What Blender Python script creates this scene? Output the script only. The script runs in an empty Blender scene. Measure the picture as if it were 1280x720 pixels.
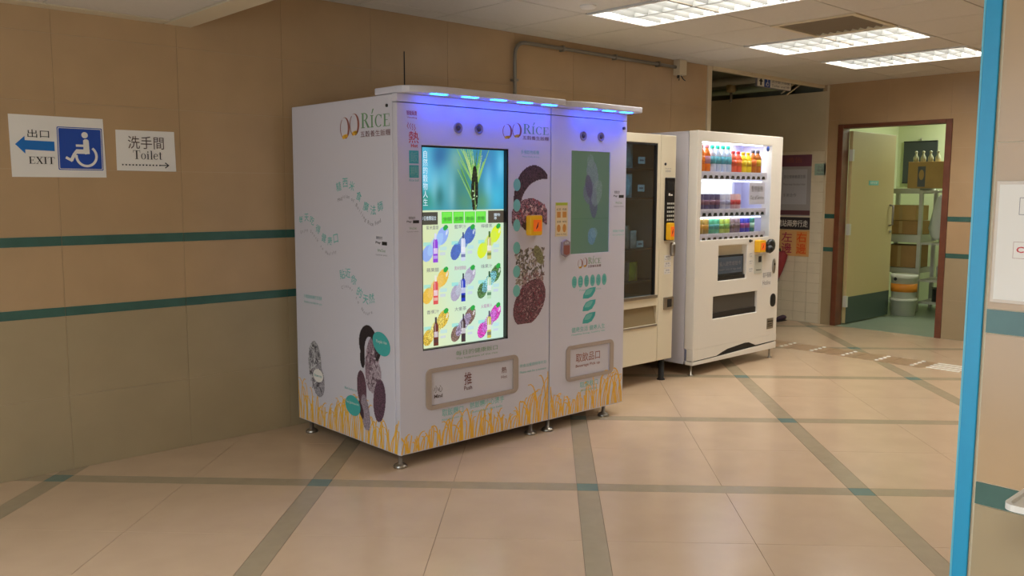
import bpy, bmesh, math, random
import numpy as np
from mathutils import Vector, Matrix
rng = random.Random(7)
nrs = np.random.RandomState(11)
SC = bpy.context.scene
COL = SC.collection

# ------------------------------------------------------------------ camera
PITCH, ROLL, YAW = 0.1105, 0.0034, 0.8261
cam_d = bpy.data.cameras.new('camera'); cam = bpy.data.objects.new('camera', cam_d); COL.objects.link(cam)
cam_d.sensor_width = 36.0; cam_d.lens = 1092.2 / 1280 * 36; cam_d.clip_start = 0.05
_f0 = Vector((math.cos(YAW), math.sin(YAW), 0)); _r = Vector((math.sin(YAW), -math.cos(YAW), 0)); _z = Vector((0, 0, 1))
_w = math.cos(PITCH) * _f0 - math.sin(PITCH) * _z
_u = math.cos(PITCH) * _z + math.sin(PITCH) * _f0
_r2 = math.cos(ROLL) * _r + math.sin(ROLL) * _u
_u2 = -math.sin(ROLL) * _r + math.cos(ROLL) * _u
_m = Matrix((_r2, _u2, -_w)).transposed().to_4x4()
_m.translation = Vector((0, -4.689, 1.414))
cam.matrix_world = _m
SC.camera = cam

# ------------------------------------------------------------------ world, exposure
wd = bpy.data.worlds.new('world'); SC.world = wd; wd.use_nodes = True
wd.node_tree.nodes['Background'].inputs[0].default_value = (1.0, 0.9, 0.78, 1)
wd.node_tree.nodes['Background'].inputs[1].default_value = 0.02
vs = SC.view_settings
vs.view_transform = 'Standard'; vs.look = 'None'; vs.gamma = 1.0; vs.exposure = 0.0; vs.use_curve_mapping = False

LAMP_W = 25.5          # watts per ceiling troffer
LAMP_COL = (1.0, 0.97, 0.91)
NEAR_W = 44.0          # watts per unseen lamp added to brighten the near bay, cooler tubes
NEAR_COL = (0.97, 1.0, 1.04)
DAY_W, DAY_COL = 58.0, (0.90, 1.0, 1.12)   # daylight: area lamp in an unseen window added for its light
HC = 2.534             # ceiling
LOW = 2.28             # lowered ceiling over the near bay
XB = 8.78              # end wall

# ------------------------------------------------------------------ helpers
def lin(c):
    c = c / 255.0
    return c / 12.92 if c <= 0.04045 else ((c + 0.055) / 1.055) ** 2.4
def L3(rgb): return tuple(lin(c) for c in rgb)

def mat(name, rgb, rough=0.5, metal=0.0, spec=0.5, var=0.0, scale=6.0, bump=0.0, emit=None, estr=0.0, coat=0.0, rvar=0.0):
    m = bpy.data.materials.new(name); m.use_nodes = True
    nt = m.node_tree; b = nt.nodes['Principled BSDF']
    c = L3(rgb)
    b.inputs['Base Color'].default_value = (*c, 1); b.inputs['Roughness'].default_value = rough
    b.inputs['Metallic'].default_value = metal; b.inputs['Specular IOR Level'].default_value = spec
    b.inputs['Coat Weight'].default_value = coat
    if var or bump or rvar:
        tc = nt.nodes.new('ShaderNodeTexCoord'); n = nt.nodes.new('ShaderNodeTexNoise')
        n.inputs['Scale'].default_value = scale; n.inputs['Detail'].default_value = 5
        nt.links.new(tc.outputs['Object'], n.inputs['Vector'])
        if var:
            r = nt.nodes.new('ShaderNodeValToRGB')
            r.color_ramp.elements[0].position = 0.3; r.color_ramp.elements[1].position = 0.7
            r.color_ramp.elements[0].color = (*[x * (1 - var) for x in c], 1)
            r.color_ramp.elements[1].color = (*[min(1, x * (1 + var)) for x in c], 1)
            nt.links.new(n.outputs['Fac'], r.inputs[0]); nt.links.new(r.outputs[0], b.inputs['Base Color'])
        if rvar:
            mr = nt.nodes.new('ShaderNodeMapRange'); mr.inputs[3].default_value = rough - rvar; mr.inputs[4].default_value = rough + rvar
            nt.links.new(n.outputs['Fac'], mr.inputs[0]); nt.links.new(mr.outputs[0], b.inputs['Roughness'])
        if bump:
            bp = nt.nodes.new('ShaderNodeBump'); bp.inputs['Strength'].default_value = bump; bp.inputs['Distance'].default_value = 0.01
            nt.links.new(n.outputs['Fac'], bp.inputs['Height']); nt.links.new(bp.outputs[0], b.inputs['Normal'])
    if emit is not None:
        b.inputs['Emission Color'].default_value = (*L3(emit), 1); b.inputs['Emission Strength'].default_value = estr
    return m

def mat_lin_emit(name, rgb_lin, strength):
    m = bpy.data.materials.new(name); m.use_nodes = True
    b = m.node_tree.nodes['Principled BSDF']
    b.inputs['Base Color'].default_value = (0.1, 0.1, 0.1, 1)
    b.inputs['Emission Color'].default_value = (*rgb_lin, 1); b.inputs['Emission Strength'].default_value = strength
    return m

def mat_attr(name, rough=0.5, emit=0.0):
    m = bpy.data.materials.new(name); m.use_nodes = True
    nt = m.node_tree; b = nt.nodes['Principled BSDF']
    a = nt.nodes.new('ShaderNodeVertexColor'); a.layer_name = 'Col'
    b.inputs['Roughness'].default_value = rough
    if emit:
        b.inputs['Base Color'].default_value = (0.02, 0.02, 0.02, 1)
        nt.links.new(a.outputs['Color'], b.inputs['Emission Color']); b.inputs['Emission Strength'].default_value = emit
    else:
        nt.links.new(a.outputs['Color'], b.inputs['Base Color'])
    return m

def mat_glass(name, tint=(0.9, 0.95, 0.95), gloss=0.06, base=0.03):
    m = bpy.data.materials.new(name); m.use_nodes = True
    nt = m.node_tree; nt.nodes.clear()
    o = nt.nodes.new('ShaderNodeOutputMaterial'); mx = nt.nodes.new('ShaderNodeMixShader')
    t = nt.nodes.new('ShaderNodeBsdfTransparent'); g = nt.nodes.new('ShaderNodeBsdfGlossy'); lw_ = nt.nodes.new('ShaderNodeLayerWeight'); pw = nt.nodes.new('ShaderNodeMath'); fr = nt.nodes.new('ShaderNodeMath')
    t.inputs[0].default_value = (*tint, 1); g.inputs['Roughness'].default_value = gloss
    pw.operation = 'POWER'; pw.inputs[1].default_value = 4.0; nt.links.new(lw_.outputs['Facing'], pw.inputs[0])
    fr.operation = 'MULTIPLY_ADD'; fr.inputs[1].default_value = 0.9; fr.inputs[2].default_value = base; nt.links.new(pw.outputs[0], fr.inputs[0])
    nt.links.new(fr.outputs[0], mx.inputs[0]); nt.links.new(t.outputs[0], mx.inputs[1]); nt.links.new(g.outputs[0], mx.inputs[2])
    nt.links.new(mx.outputs[0], o.inputs[0])
    return m

class B:
    """collects boxes, prisms and lathes in world coordinates"""
    def __init__(s): s.v = []; s.f = []; s.smooth = []
    def add(s, v, f, smooth=False):
        n = len(s.v); s.v += [tuple(p) for p in v]; s.f += [tuple(i + n for i in q) for q in f]; s.smooth += [smooth] * len(f); return s
    def box(s, x0, x1, y0, y1, z0, z1):
        v = [(x0, y0, z0), (x1, y0, z0), (x1, y1, z0), (x0, y1, z0), (x0, y0, z1), (x1, y0, z1), (x1, y1, z1), (x0, y1, z1)]
        return s.add(v, [(0, 3, 2, 1), (4, 5, 6, 7), (0, 1, 5, 4), (1, 2, 6, 5), (2, 3, 7, 6), (3, 0, 4, 7)])
    def prism(s, poly, z0, z1):          # poly in x,y counter-clockwise
        n = len(poly)
        v = [(x, y, z0) for x, y in poly] + [(x, y, z1) for x, y in poly]
        return s.add(v, [tuple(range(n))[::-1], tuple(range(n, 2 * n))] + [(i, (i + 1) % n, n + (i + 1) % n, n + i) for i in range(n)])
    def ext(s, pl, poly, d0, d1):        # poly (u,v) in a plane frame, extruded along its outward normal from d0 to d1
        n = len(poly)
        v = [pl.at(a, b, d0) for a, b in poly] + [pl.at(a, b, d1) for a, b in poly]
        return s.add(v, [tuple(range(n))[::-1], tuple(range(n, 2 * n))] + [(i, (i + 1) % n, n + (i + 1) % n, n + i) for i in range(n)])
    def lathe(s, prof, c, axis=(0, 0, 1), n=16, smooth=True):   # prof: (radius, height)
        a = Vector(axis).normalized(); h = Vector((1, 0, 0)) if abs(a.x) < 0.8 else Vector((0, 1, 0))
        e1 = a.cross(h).normalized(); e2 = a.cross(e1); c = Vector(c)
        v = []
        for r, z in prof:
            for k in range(n):
                t = 2 * math.pi * k / n
                v.append(c + a * z + (e1 * math.cos(t) + e2 * math.sin(t)) * r)
        f = []
        for i in range(len(prof) - 1):
            for k in range(n):
                k2 = (k + 1) % n
                f.append((i * n + k, i * n + k2, (i + 1) * n + k2, (i + 1) * n + k))
        f.append(tuple(range(n))[::-1]); f.append(tuple((len(prof) - 1) * n + k for k in range(n)))
        return s.add(v, f, smooth)
    def tube(s, pts, r, n=8):
        pts = [Vector(p) for p in pts]; rings = []; prev = None
        for i, p in enumerate(pts):
            d = (pts[min(i + 1, len(pts) - 1)] - pts[max(i - 1, 0)]).normalized()
            h = prev if prev is not None else (Vector((0, 0, 1)) if abs(d.z) < 0.9 else Vector((1, 0, 0)))
            e1 = (h - d * h.dot(d)).normalized(); e2 = d.cross(e1); prev = e1
            rr = r[i] if isinstance(r, (list, tuple)) else r
            rings.append([p + (e1 * math.cos(2 * math.pi * k / n) + e2 * math.sin(2 * math.pi * k / n)) * rr for k in range(n)])
        v = [q for ring in rings for q in ring]
        f = [(i * n + k, i * n + (k + 1) % n, (i + 1) * n + (k + 1) % n, (i + 1) * n + k) for i in range(len(pts) - 1) for k in range(n)]
        f += [tuple(range(n))[::-1], tuple((len(pts) - 1) * n + k for k in range(n))]
        return s.add(v, f, True)

def props(o, label=None, cat=None, group=None, kind=None):
    if label: o['label'] = label
    if cat: o['category'] = cat
    if group: o['group'] = group
    if kind: o['kind'] = kind
    return o

def wloc(p):
    q = Vector((0, 0, 0))
    while p is not None: q = q + p.location; p = p.parent
    return q

def link_mesh(name, me, m, parent=None):
    if m is not None:
        me.materials.clear()
        for x in (m if isinstance(m, (list, tuple)) else [m]): me.materials.append(x)
    o = bpy.data.objects.new(name, me); COL.objects.link(o)
    if parent is not None: o.parent = parent
    return o

def part(name, b, m, parent=None, bevel=0.0, seg=2, label=None):
    org = wloc(parent)
    me = bpy.data.meshes.new(name)
    me.from_pydata([(p[0] - org.x, p[1] - org.y, p[2] - org.z) for p in b.v], [], b.f)
    bm = bmesh.new(); bm.from_mesh(me); bmesh.ops.recalc_face_normals(bm, faces=bm.faces[:]); bm.to_mesh(me); bm.free()
    me.polygons.foreach_set('use_smooth', b.smooth)
    o = link_mesh(name, me, m, parent)
    if bevel:
        md = o.modifiers.new('edge', 'BEVEL'); md.width = bevel; md.segments = seg; md.limit_method = 'ANGLE'; md.angle_limit = 0.7
    if label: o['label'] = label
    return o

def thing(name, label, cat, loc, group=None):
    o = bpy.data.objects.new(name, None); COL.objects.link(o); o.location = loc; o.empty_display_size = 0.05
    return props(o, label, cat, group)

class Plane:
    """a frame on a real surface: u to the reader's right, v up, n out of the surface"""
    def __init__(s, o, u, v, n): s.o, s.u, s.v, s.n = Vector(o), Vector(u), Vector(v), Vector(n)
    def at(s, a, b, d=0.0): return s.o + s.u * a + s.v * b + s.n * d
def facing_y(y): return Plane((0, y, 0), (1, 0, 0), (0, 0, 1), (0, -1, 0))     # surface facing -y: u is x, v is z
def facing_x(x): return Plane((x, 0, 0), (0, -1, 0), (0, 0, 1), (-1, 0, 0))    # surface facing -x: u is -y, v is z

def flat(name, pl, polys, m, parent, d=0.0003, kind=None, label=None, lift=None):
    b = B(); st_ = min(1e-5, 0.0006 / max(1, len(polys)))
    for k_, q in enumerate(polys):        # each piece of a print lies a hair above the one before, as ink does
        b.add([pl.at(x, y, d + (lift[k_] if lift else st_ * k_)) for x, y in q], [tuple(range(len(q)))])
    org = wloc(parent); me = bpy.data.meshes.new(name)
    me.from_pydata([tuple(Vector(p) - org) for p in b.v], [], b.f)
    o = link_mesh(name, me, m, parent)
    bm = bmesh.new(); bm.from_mesh(me)
    for f in bm.faces:
        f.normal_update()
        if f.normal.dot(pl.n) < 0: f.normal_flip()
    bm.to_mesh(me); bm.free()
    if kind: o['kind'] = kind
    if label: o['label'] = label
    return o

def rect(u0, u1, v0, v1): return [(u0, v0), (u1, v0), (u1, v1), (u0, v1)]
def ell(cu, cv, ru, rv, rot=0.0, n=28):
    c, s = math.cos(rot), math.sin(rot)
    return [(cu + ru * math.cos(t) * c - rv * math.sin(t) * s, cv + ru * math.cos(t) * s + rv * math.sin(t) * c) for t in [2 * math.pi * k / n for k in range(n)]]
def rrect(u0, u1, v0, v1, r, n=5):
    out = []
    for cu, cv, a in ((u1 - r, v0 + r, -90), (u1 - r, v1 - r, 0), (u0 + r, v1 - r, 90), (u0 + r, v0 + r, 180)):
        for k in range(n + 1):
            t = math.radians(a + 90 * k / n); out.append((cu + r * math.cos(t), cv + r * math.sin(t)))
    return out
def ring(outer, inner):                 # quads between two loops with the same number of points
    n = len(outer)
    return [[outer[i], outer[(i + 1) % n], inner[(i + 1) % n], inner[i]] for i in range(n)]
def stroke(pts, w):                      # ribbon; w a width or a list of widths
    n = len(pts); ws = w if isinstance(w, (list, tuple)) else [w] * n
    lft, rgt = [], []
    for i, (x, y) in enumerate(pts):
        x0, y0 = pts[max(i - 1, 0)]; x1, y1 = pts[min(i + 1, n - 1)]
        dx, dy = x1 - x0, y1 - y0; l = math.hypot(dx, dy) or 1
        lft.append((x - dy / l * ws[i] / 2, y + dx / l * ws[i] / 2)); rgt.append((x + dy / l * ws[i] / 2, y - dx / l * ws[i] / 2))
    return [[lft[i], rgt[i], rgt[i + 1], lft[i + 1]] for i in range(n - 1)]
def arc(cu, cv, ru, rv, a0, a1, n=20):
    return [(cu + ru * math.cos(math.radians(a0 + (a1 - a0) * k / n)), cv + rv * math.sin(math.radians(a0 + (a1 - a0) * k / n))) for k in range(n + 1)]

_glyphs = {}
def glyph(s, bold=0.0, gap=1.0):
    """triangles of a string typed in Blender's own font, at size 1: (verts, faces, bounds)"""
    if any(ord(c) > 0x2E80 for c in s): bold = min(bold, 0.006)     # dense characters stay open
    key = (s, bold, gap)
    if key in _glyphs: return _glyphs[key]
    cu = bpy.data.curves.new('type', 'FONT'); cu.body = s; cu.size = 1.0; cu.resolution_u = 2; cu.offset = bold; cu.space_character = gap
    o = bpy.data.objects.new('type', cu); COL.objects.link(o)
    me = bpy.data.meshes.new_from_object(o.evaluated_get(bpy.context.evaluated_depsgraph_get()))
    v = [(p.co.x, p.co.y) for p in me.vertices]; f = [tuple(p.vertices) for p in me.polygons]
    bpy.data.objects.remove(o); bpy.data.curves.remove(cu); bpy.data.meshes.remove(me)
    xs = [p[0] for p in v] or [0, 1]; ys = [p[1] for p in v] or [0, 1]
    _glyphs[key] = (v, f, (min(xs), max(xs), min(ys), max(ys)))
    return _glyphs[key]
def text_polys(s, u0, u1, v0, v1, bold=0.0, keep=False, gap=1.0):
    v, f, (x0, x1, y0, y1) = glyph(s, bold, gap)
    kx = (u1 - u0) / (x1 - x0); ky = (v1 - v0) / (y1 - y0)
    q = [(u0 + (x - x0) * kx, v0 + (y - y0) * ky) for x, y in v]
    return [[q[i] for i in t] for t in f]
def lettering(s, pl, u0, u1, v0, v1, m, parent, d=0.0004, bold=0.0, name='lettering', gap=1.0):
    return flat(name, pl, text_polys(s, u0, u1, v0, v1, bold, gap=gap), m, parent, d)
def stacked(rows, pl, m, parent, d=0.0004, bold=0.0, name='lettering'):   # several lines as one print
    q = []
    for s, u0, u1, v0, v1 in rows: q += text_polys(s, u0, u1, v0, v1, bold)
    return flat(name, pl, q, m, parent, d)

# a small set of serif capitals and letters for signs set in a book face
def _slab(x0, x1, y, h=0.045): return rect(x0, x1, y, y + h)
def _cring(cx, cy, rx, ry, a0, a1, tx, ty):
    o = arc(cx, cy, rx, ry, a0, a1, 26); i = arc(cx, cy, rx - tx, ry - ty, a0, a1, 26)
    return [[o[k], o[k + 1], i[k + 1], i[k]] for k in range(26)]
SERIF = {
 'E': (.72, [rect(.1, .25, 0, 1), rect(.02, .66, .955, 1), rect(.02, .68, 0, .045), rect(.25, .5, .49, .535), rect(.62, .66, .76, 1), rect(.64, .68, 0, .25), rect(.47, .51, .4, .63)]),
 'X': (.8, [[(.06, 1), (.24, 1), (.76, 0), (.58, 0)], [(.66, 1), (.72, 1), (.14, 0), (.08, 0)], _slab(0, .32, .955), _slab(.52, .8, .955), _slab(0, .26, 0), _slab(.5, .82, 0)]),
 'I': (.42, [rect(.13, .28, 0, 1), _slab(.02, .39, .955), _slab(.02, .39, 0)]),
 'T': (.78, [rect(.31, .46, 0, 1), rect(0, .77, .955, 1), rect(0, .04, .74, 1), rect(.73, .77, .74, 1), _slab(.2, .57, 0)]),
 'R': (.78, [rect(.1, .25, 0, 1), _slab(.01, .4, .955), _slab(.01, .36, 0)] + _cring(.3, .745, .32, .255, -95, 95, .13, .05) + [[(.34, .49), (.48, .5), (.78, 0), (.6, 0)], _slab(.6, .8, 0)]),
 'i': (.34, [rect(.1, .22, 0, .66), _slab(.02, .3, 0), _slab(.02, .2, .615), ell(.16, .85, .075, .075, 0, 14)]),
 'j': (.34, [rect(.1, .22, 0, .8), _slab(.02, .3, 0), _slab(.02, .3, .755), [(.12, .9), (.2, .9), (.34, 1.22), (.22, 1.2)]]),
 'l': (.32, [rect(.1, .22, 0, 1), _slab(.02, .3, 0), _slab(.02, .2, .955)]),
 'o': (.58, _cring(.29, .33, .27, .345, 0, 360, .11, .035)),
 'e': (.54, _cring(.28, .33, .26, .345, 20, 320, .11, .035) + [rect(.12, .53, .36, .4)]),
 't': (.38, [rect(.12, .24, .05, .86), rect(.0, .36, .615, .66), _slab(.14, .36, 0)]),
 'C': (.76, _cring(.42, .5, .4, .52, 42, 318, .14, .045) + [rect(.68, .72, .7, .98)]),
 'c': (.66, _cring(.36, .4, .33, .42, 42, 318, .12, .04) + [rect(.57, .61, .55, .8)]),
 'K': (.62, [rect(.1, .23, 0, .8), rect(.02, .56, .76, .8), rect(.02, .58, 0, .04), rect(.23, .42, .39, .43), rect(.52, .56, .6, .8), rect(.54, .58, 0, .2)]),
}
def serif_polys(s, u0, u1, v0, h):
    tot = sum(SERIF[c][0] for c in s) + 0.05 * (len(s) - 1); k = (u1 - u0) / tot; x = 0; out = []
    for c in s:
        for q in SERIF[c][1]: out.append([(u0 + (x + a) * k, v0 + b * h) for a, b in q])
        x += SERIF[c][0] + 0.05
    return out

class Canvas:
    """a small painted picture for screens and prints; becomes a grid of coloured faces"""
    def __init__(s, w, h, px, bg=None):
        s.w, s.h = w, h; s.W, s.H = max(2, int(w / px)), max(2, int(h / px))
        s.a = np.zeros((s.H, s.W, 3)); s.m = np.zeros((s.H, s.W), bool)
        s.X, s.Y = np.meshgrid((np.arange(s.W) + .5) / s.W * w, (np.arange(s.H) + .5) / s.H * h)
        if bg is not None: s.a[:] = bg; s.m[:] = True
    def put(s, k, c, al=1.0, noise=0.0):
        c = np.array(c, float)
        if noise: c = c * (1 + noise * nrs.uniform(-1, 1, (s.H, s.W, 1)))
        c = np.broadcast_to(c, s.a.shape)
        s.a[k] = s.a[k] * (1 - al) + c[k] * al; s.m |= k
    def e(s, x, y, rx, ry, c, rot=0.0, al=1.0, noise=0.0):
        co, si = math.cos(rot), math.sin(rot); dx, dy = s.X - x, s.Y - y
        s.put(((dx * co + dy * si) / rx) ** 2 + ((-dx * si + dy * co) / ry) ** 2 < 1, c, al, noise)
    def r(s, x0, x1, y0, y1, c, al=1.0, noise=0.0): s.put((s.X > x0) & (s.X < x1) & (s.Y > y0) & (s.Y < y1), c, al, noise)
    def glow(s, x, y, rx, ry, c, al=1.0):
        g = np.exp(-((s.X - x) / rx) ** 2 - ((s.Y - y) / ry) ** 2)[..., None] * al
        s.a = s.a * (1 - g) + np.array(c, float) * g
    def line(s, x0, y0, x1, y1, w, c, al=1.0):
        dx, dy = x1 - x0, y1 - y0; l2 = dx * dx + dy * dy
        t = np.clip(((s.X - x0) * dx + (s.Y - y0) * dy) / l2, 0, 1)
        s.put(np.hypot(s.X - x0 - t * dx, s.Y - y0 - t * dy) < w * (1 - .6 * t) / 2, c, al)
    def mesh(s, name, pl, u0, v0, m, parent, d=0.001):
        a = np.clip(s.a, 0, 255) / 255.0
        a = np.where(a <= 0.04045, a / 12.92, ((a + 0.055) / 1.055) ** 2.4)
        org = wloc(parent)
        du, dv = s.w / s.W, s.h / s.H
        jj, ii = np.meshgrid(np.arange(s.H + 1), np.arange(s.W + 1), indexing='ij')
        base = np.array(pl.at(u0, v0, d) - org)
        co = base + ii[..., None] * du * np.array(pl.u) + jj[..., None] * dv * np.array(pl.v)
        me = bpy.data.meshes.new(name)
        js, is_ = np.nonzero(s.m); k = s.W + 1
        q = np.stack([js * k + is_, js * k + is_ + 1, (js + 1) * k + is_ + 1, (js + 1) * k + is_], 1)
        used, inv = np.unique(q, return_inverse=True)
        me.from_pydata(co.reshape(-1, 3)[used].tolist(), [], inv.reshape(-1, 4).tolist())
        at = me.color_attributes.new('Col', 'FLOAT_COLOR', 'CORNER')
        cc = np.ones((len(js), 4, 4), np.float32); cc[:, :, :3] = a[js, is_][:, None, :]
        at.data.foreach_set('color', cc.ravel())
        return link_mesh(name, me, m, parent)

# ------------------------------------------------------------------ materials
M = {}
M['wall_hi'] = mat('beige wall tile', (182, 152, 114), 0.24, var=0.05, scale=3.5, spec=0.5)
M['wall_lo'] = mat('grey beige wall tile', (164, 146, 113), 0.28, var=0.05, scale=3.5)
M['grout'] = mat('wall grout', (184, 160, 128), 0.8)
M['band'] = mat('dark teal band tile', (60, 98, 88), 0.25, var=0.1, scale=9)
M['floor'] = mat('polished cream floor tile', (205, 178, 147), 0.17, var=0.035, scale=5, rvar=0.04)
M['strip'] = mat('grey green floor strip', (170, 154, 126), 0.2, var=0.05, scale=14)
M['insert'] = mat('teal floor insert', (110, 132, 122), 0.2, var=0.06, scale=14)
M['fgrout'] = mat('floor grout', (120, 100, 78), 0.8)
M['tactile'] = mat('brown floor tile', (168, 138, 106), 0.3, var=0.08, scale=12)
M['ceil'] = mat('ceiling tile', (212, 205, 192), 0.85, var=0.02, scale=40, bump=0.1)
M['ceil_gap'] = mat('ceiling grid shadow gap', (120, 108, 90), 0.8)
M['slat'] = mat('shade grey vent slat', (140, 130, 114), 0.6)  # slat faces greyed to stand in for the shade on them
M['stud'] = mat('glare white tactile stud', (238, 234, 222), 0.25)  # near-white base puts lamp glare into the steel's colour
M['paint'] = mat('cream paint', (214, 200, 170), 0.6, var=0.02, scale=4)
M['grey_paint'] = mat('grey cream paint', (206, 194, 164), 0.6, var=0.05, scale=3)
M['void'] = mat('dark ceiling void', (146, 148, 130), 0.8, var=0.2, scale=4)
M['wtile'] = mat('white glazed tile', (226, 216, 192), 0.22, var=0.03, scale=9)
M['white'] = mat('white machine enamel', (208, 205, 213), 0.32, spec=0.4)
M['white2'] = mat('warm white machine enamel', (232, 226, 214), 0.35)
M['cream'] = mat('cream machine enamel', (226, 216, 190), 0.4)
M['black'] = mat('black plastic', (22, 22, 24), 0.35)
M['dark'] = mat('dark cavity', (26, 25, 24), 0.6)
M['rubber'] = mat('black rubber', (25, 24, 24), 0.7)
M['steel'] = mat('brushed steel', (170, 166, 158), 0.3, metal=1.0, var=0.05, scale=30)
M['galv'] = mat('galvanised conduit', (140, 134, 122), 0.45, metal=0.6)
M['tan'] = mat('tan plastic frame', (172, 156, 142), 0.45)
M['taupe'] = mat('taupe grille', (150, 134, 140), 0.5)
M['grille_d'] = mat('dark grille mesh', (74, 64, 66), 0.6)
M['yellow'] = mat('yellow reader housing', (244, 186, 30), 0.4)
M['orange'] = mat('orange reader screen', (238, 112, 32), 0.4, emit=(238, 100, 24), estr=0.25)
M['teal'] = mat('teal print', (66, 172, 166), 0.5)
M['teal_m'] = mat('soft teal print', (92, 180, 172), 0.5)
M['teal_l'] = mat('light teal print', (118, 190, 180), 0.5)
M['grey_t'] = mat('grey print', (128, 124, 132), 0.5)
M['red'] = mat('red print', (196, 50, 54), 0.5)
M['crim'] = mat('crimson print', (176, 52, 84), 0.5)
M['maroon'] = mat('maroon print', (110, 54, 52), 0.5)
M['maroon_l'] = mat('reddish brown print', (150, 90, 78), 0.5)
M['brown'] = mat('dark brown print', (76, 56, 50), 0.5)
M['green'] = mat('green print', (112, 156, 112), 0.5)
M['gold'] = mat('ochre grass print', (238, 182, 58), 0.5)
M['ink'] = mat('black print', (28, 28, 30), 0.5)
M['paper'] = mat('white paper', (232, 228, 220), 0.6)
M['paper_p'] = mat('lilac white paper', (228, 222, 238), 0.6)
M['blue'] = mat('blue print', (28, 74, 168), 0.45)
M['blue2'] = mat('bright blue print', (22, 112, 190), 0.45)
M['cyan'] = mat('cyan corner guard', (8, 148, 194), 0.38)
M['cyan_l'] = mat('lit cyan bevel', (90, 176, 200), 0.4)
M['wood'] = mat('red brown door frame', (110, 62, 40), 0.4, var=0.15, scale=10)
M['leaf'] = mat('cream door leaf', (192, 174, 124), 0.45)
M['kick'] = mat('dark green kick plate', (62, 78, 68), 0.4)
M['sfloor'] = mat('green storeroom floor', (130, 143, 122), 0.35, var=0.06, scale=4)
M['swall'] = mat('pale green storeroom wall', (206, 214, 170), 0.7)
M['card'] = mat('brown cardboard', (196, 160, 104), 0.75, var=0.05, scale=8)
M['card2'] = mat('dark cardboard', (172, 134, 84), 0.75, var=0.06, scale=8)
M['rack'] = mat('grey white rack steel', (196, 196, 184), 0.5)
M['slate'] = mat('dark slate board', (56, 62, 60), 0.5)
M['bucket'] = mat('white bucket plastic', (222, 222, 206), 0.45)
M['band_o'] = mat('orange bucket band', (224, 140, 40), 0.5)
M['bag'] = mat('milky plastic bag', (206, 210, 206), 0.35)
M['lamp'] = mat_lin_emit('fluorescent tube', (1.0, 0.97, 0.92), 14.0)
M['blade'] = mat('satin aluminium blade', (116, 116, 112), 0.35)
M['lamp_w'] = mat('white lamp enamel', (236, 234, 228), 0.3)
M['led'] = mat_lin_emit('blue led strip', (0.004, 0.065, 1.0), 50.0)
M['glass'] = mat_glass('clear display glass', (0.95, 0.97, 0.97), 0.02)
M['dglass'] = mat_glass('tinted glass', (0.64, 0.78, 0.86), 0.03, 0.12)
M['smoke'] = mat('dark acrylic', (34, 40, 44), 0.12)
M['screen_pic'] = mat_attr('lit screen picture', 0.2, 0.95)
M['screen_dim'] = mat_attr('dim screen picture', 0.3, 0.33)
M['print_pic'] = mat_attr('printed picture', 0.5)
M['txt_w'] = mat_lin_emit('white screen type', (0.75, 0.9, 1.0), 0.9)
M['txt_d'] = mat_lin_emit('dark screen type', (0.10, 0.08, 0.16), 0.9)
M['txt_m'] = mat_lin_emit('magenta screen type', (0.45, 0.06, 0.35), 0.9)

# ================================================================== the setting
S = 1.3
G0 = Vector((2.1093, -1.0243)); RR = Vector((math.sqrt(.5), -math.sqrt(.5))); CC = Vector((math.sqrt(.5), math.sqrt(.5)))
def grid(i, j): return G0 + RR * (i * S) + CC * (j * S)

def clip(poly, x0, x1, y0, y1):
    def half(p, f):
        out = []
        for k in range(len(p)):
            a, b = p[k], p[(k + 1) % len(p)]; fa, fb = f(a), f(b)
            if fa >= 0: out.append(a)
            if (fa >= 0) != (fb >= 0):
                t = fa / (fa - fb); out.append((a[0] + (b[0] - a[0]) * t, a[1] + (b[1] - a[1]) * t))
        return out
    for f in (lambda p: p[0] - x0, lambda p: x1 - p[0], lambda p: p[1] - y0, lambda p: y1 - p[1]):
        poly = half(poly, f)
        if len(poly) < 3: return None
    a = sum(poly[i][0] * poly[(i + 1) % len(poly)][1] - poly[(i + 1) % len(poly)][0] * poly[i][1] for i in range(len(poly))) / 2
    if abs(a) < 0.0006: return None
    return poly if a > 0 else poly[::-1]

FX0, FX1, FY0 = -1.6, XB, -6.2
floor = props(part('floor', B().box(FX0, FX1, FY0, 0, -0.12, -0.004).box(6.75, FX1, 0, 2.6, -0.12, -0.004), M['fgrout']), kind='structure')
def floor_piece(name, i0, i1, j0, j1, m, inset=0.0009, z=0.0):
    q = [grid(i0, j0) + (RR + CC) * inset, grid(i1, j0) + (-RR + CC) * inset, grid(i1, j1) + (-RR - CC) * inset, grid(i0, j1) + (RR - CC) * inset]
    q = [(p.x, p.y) for p in q]
    for box in ((FX0, FX1, FY0, 0.0), (6.75, FX1, 0.0, 2.6)):
        c = clip(q, *box)
        if c: part(name, B().prism(c, -0.02, z), m, floor)
h = 0.05 / S
for i in range(-6, 10):
    for j in range(-6, 7):
        c = grid(i + .5, j + .5)
        if not (FX0 - 1 < c.x < FX1 + 1 and FY0 - 1 < c.y < 3): continue
        far = (c.x < 0.6 and c.y < -2.2) or c.y < -5.2 or (c.y < -3.6 and c.x > 5.5)
        floor_piece('floor_insert', i - h, i + h, j - h, j + h, M['insert'])
        floor_piece('floor_strip', i + h, i + 1 - h, j - h, j + h, M['strip'])
        floor_piece('floor_strip', i - h, i + h, j + h, j + 1 - h, M['strip'])
        if far:
            floor_piece('floor_tile', i + h, i + 1 - h, j + h, j + 1 - h, M['floor'])
        else:
            for a in (0, 1):
                for b_ in (0, 1):
                    floor_piece('floor_tile', i + (h if a == 0 else .5), i + (.5 if a == 0 else 1 - h), j + (h if b_ == 0 else .5), j + (.5 if b_ == 0 else 1 - h), M['floor'])
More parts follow.
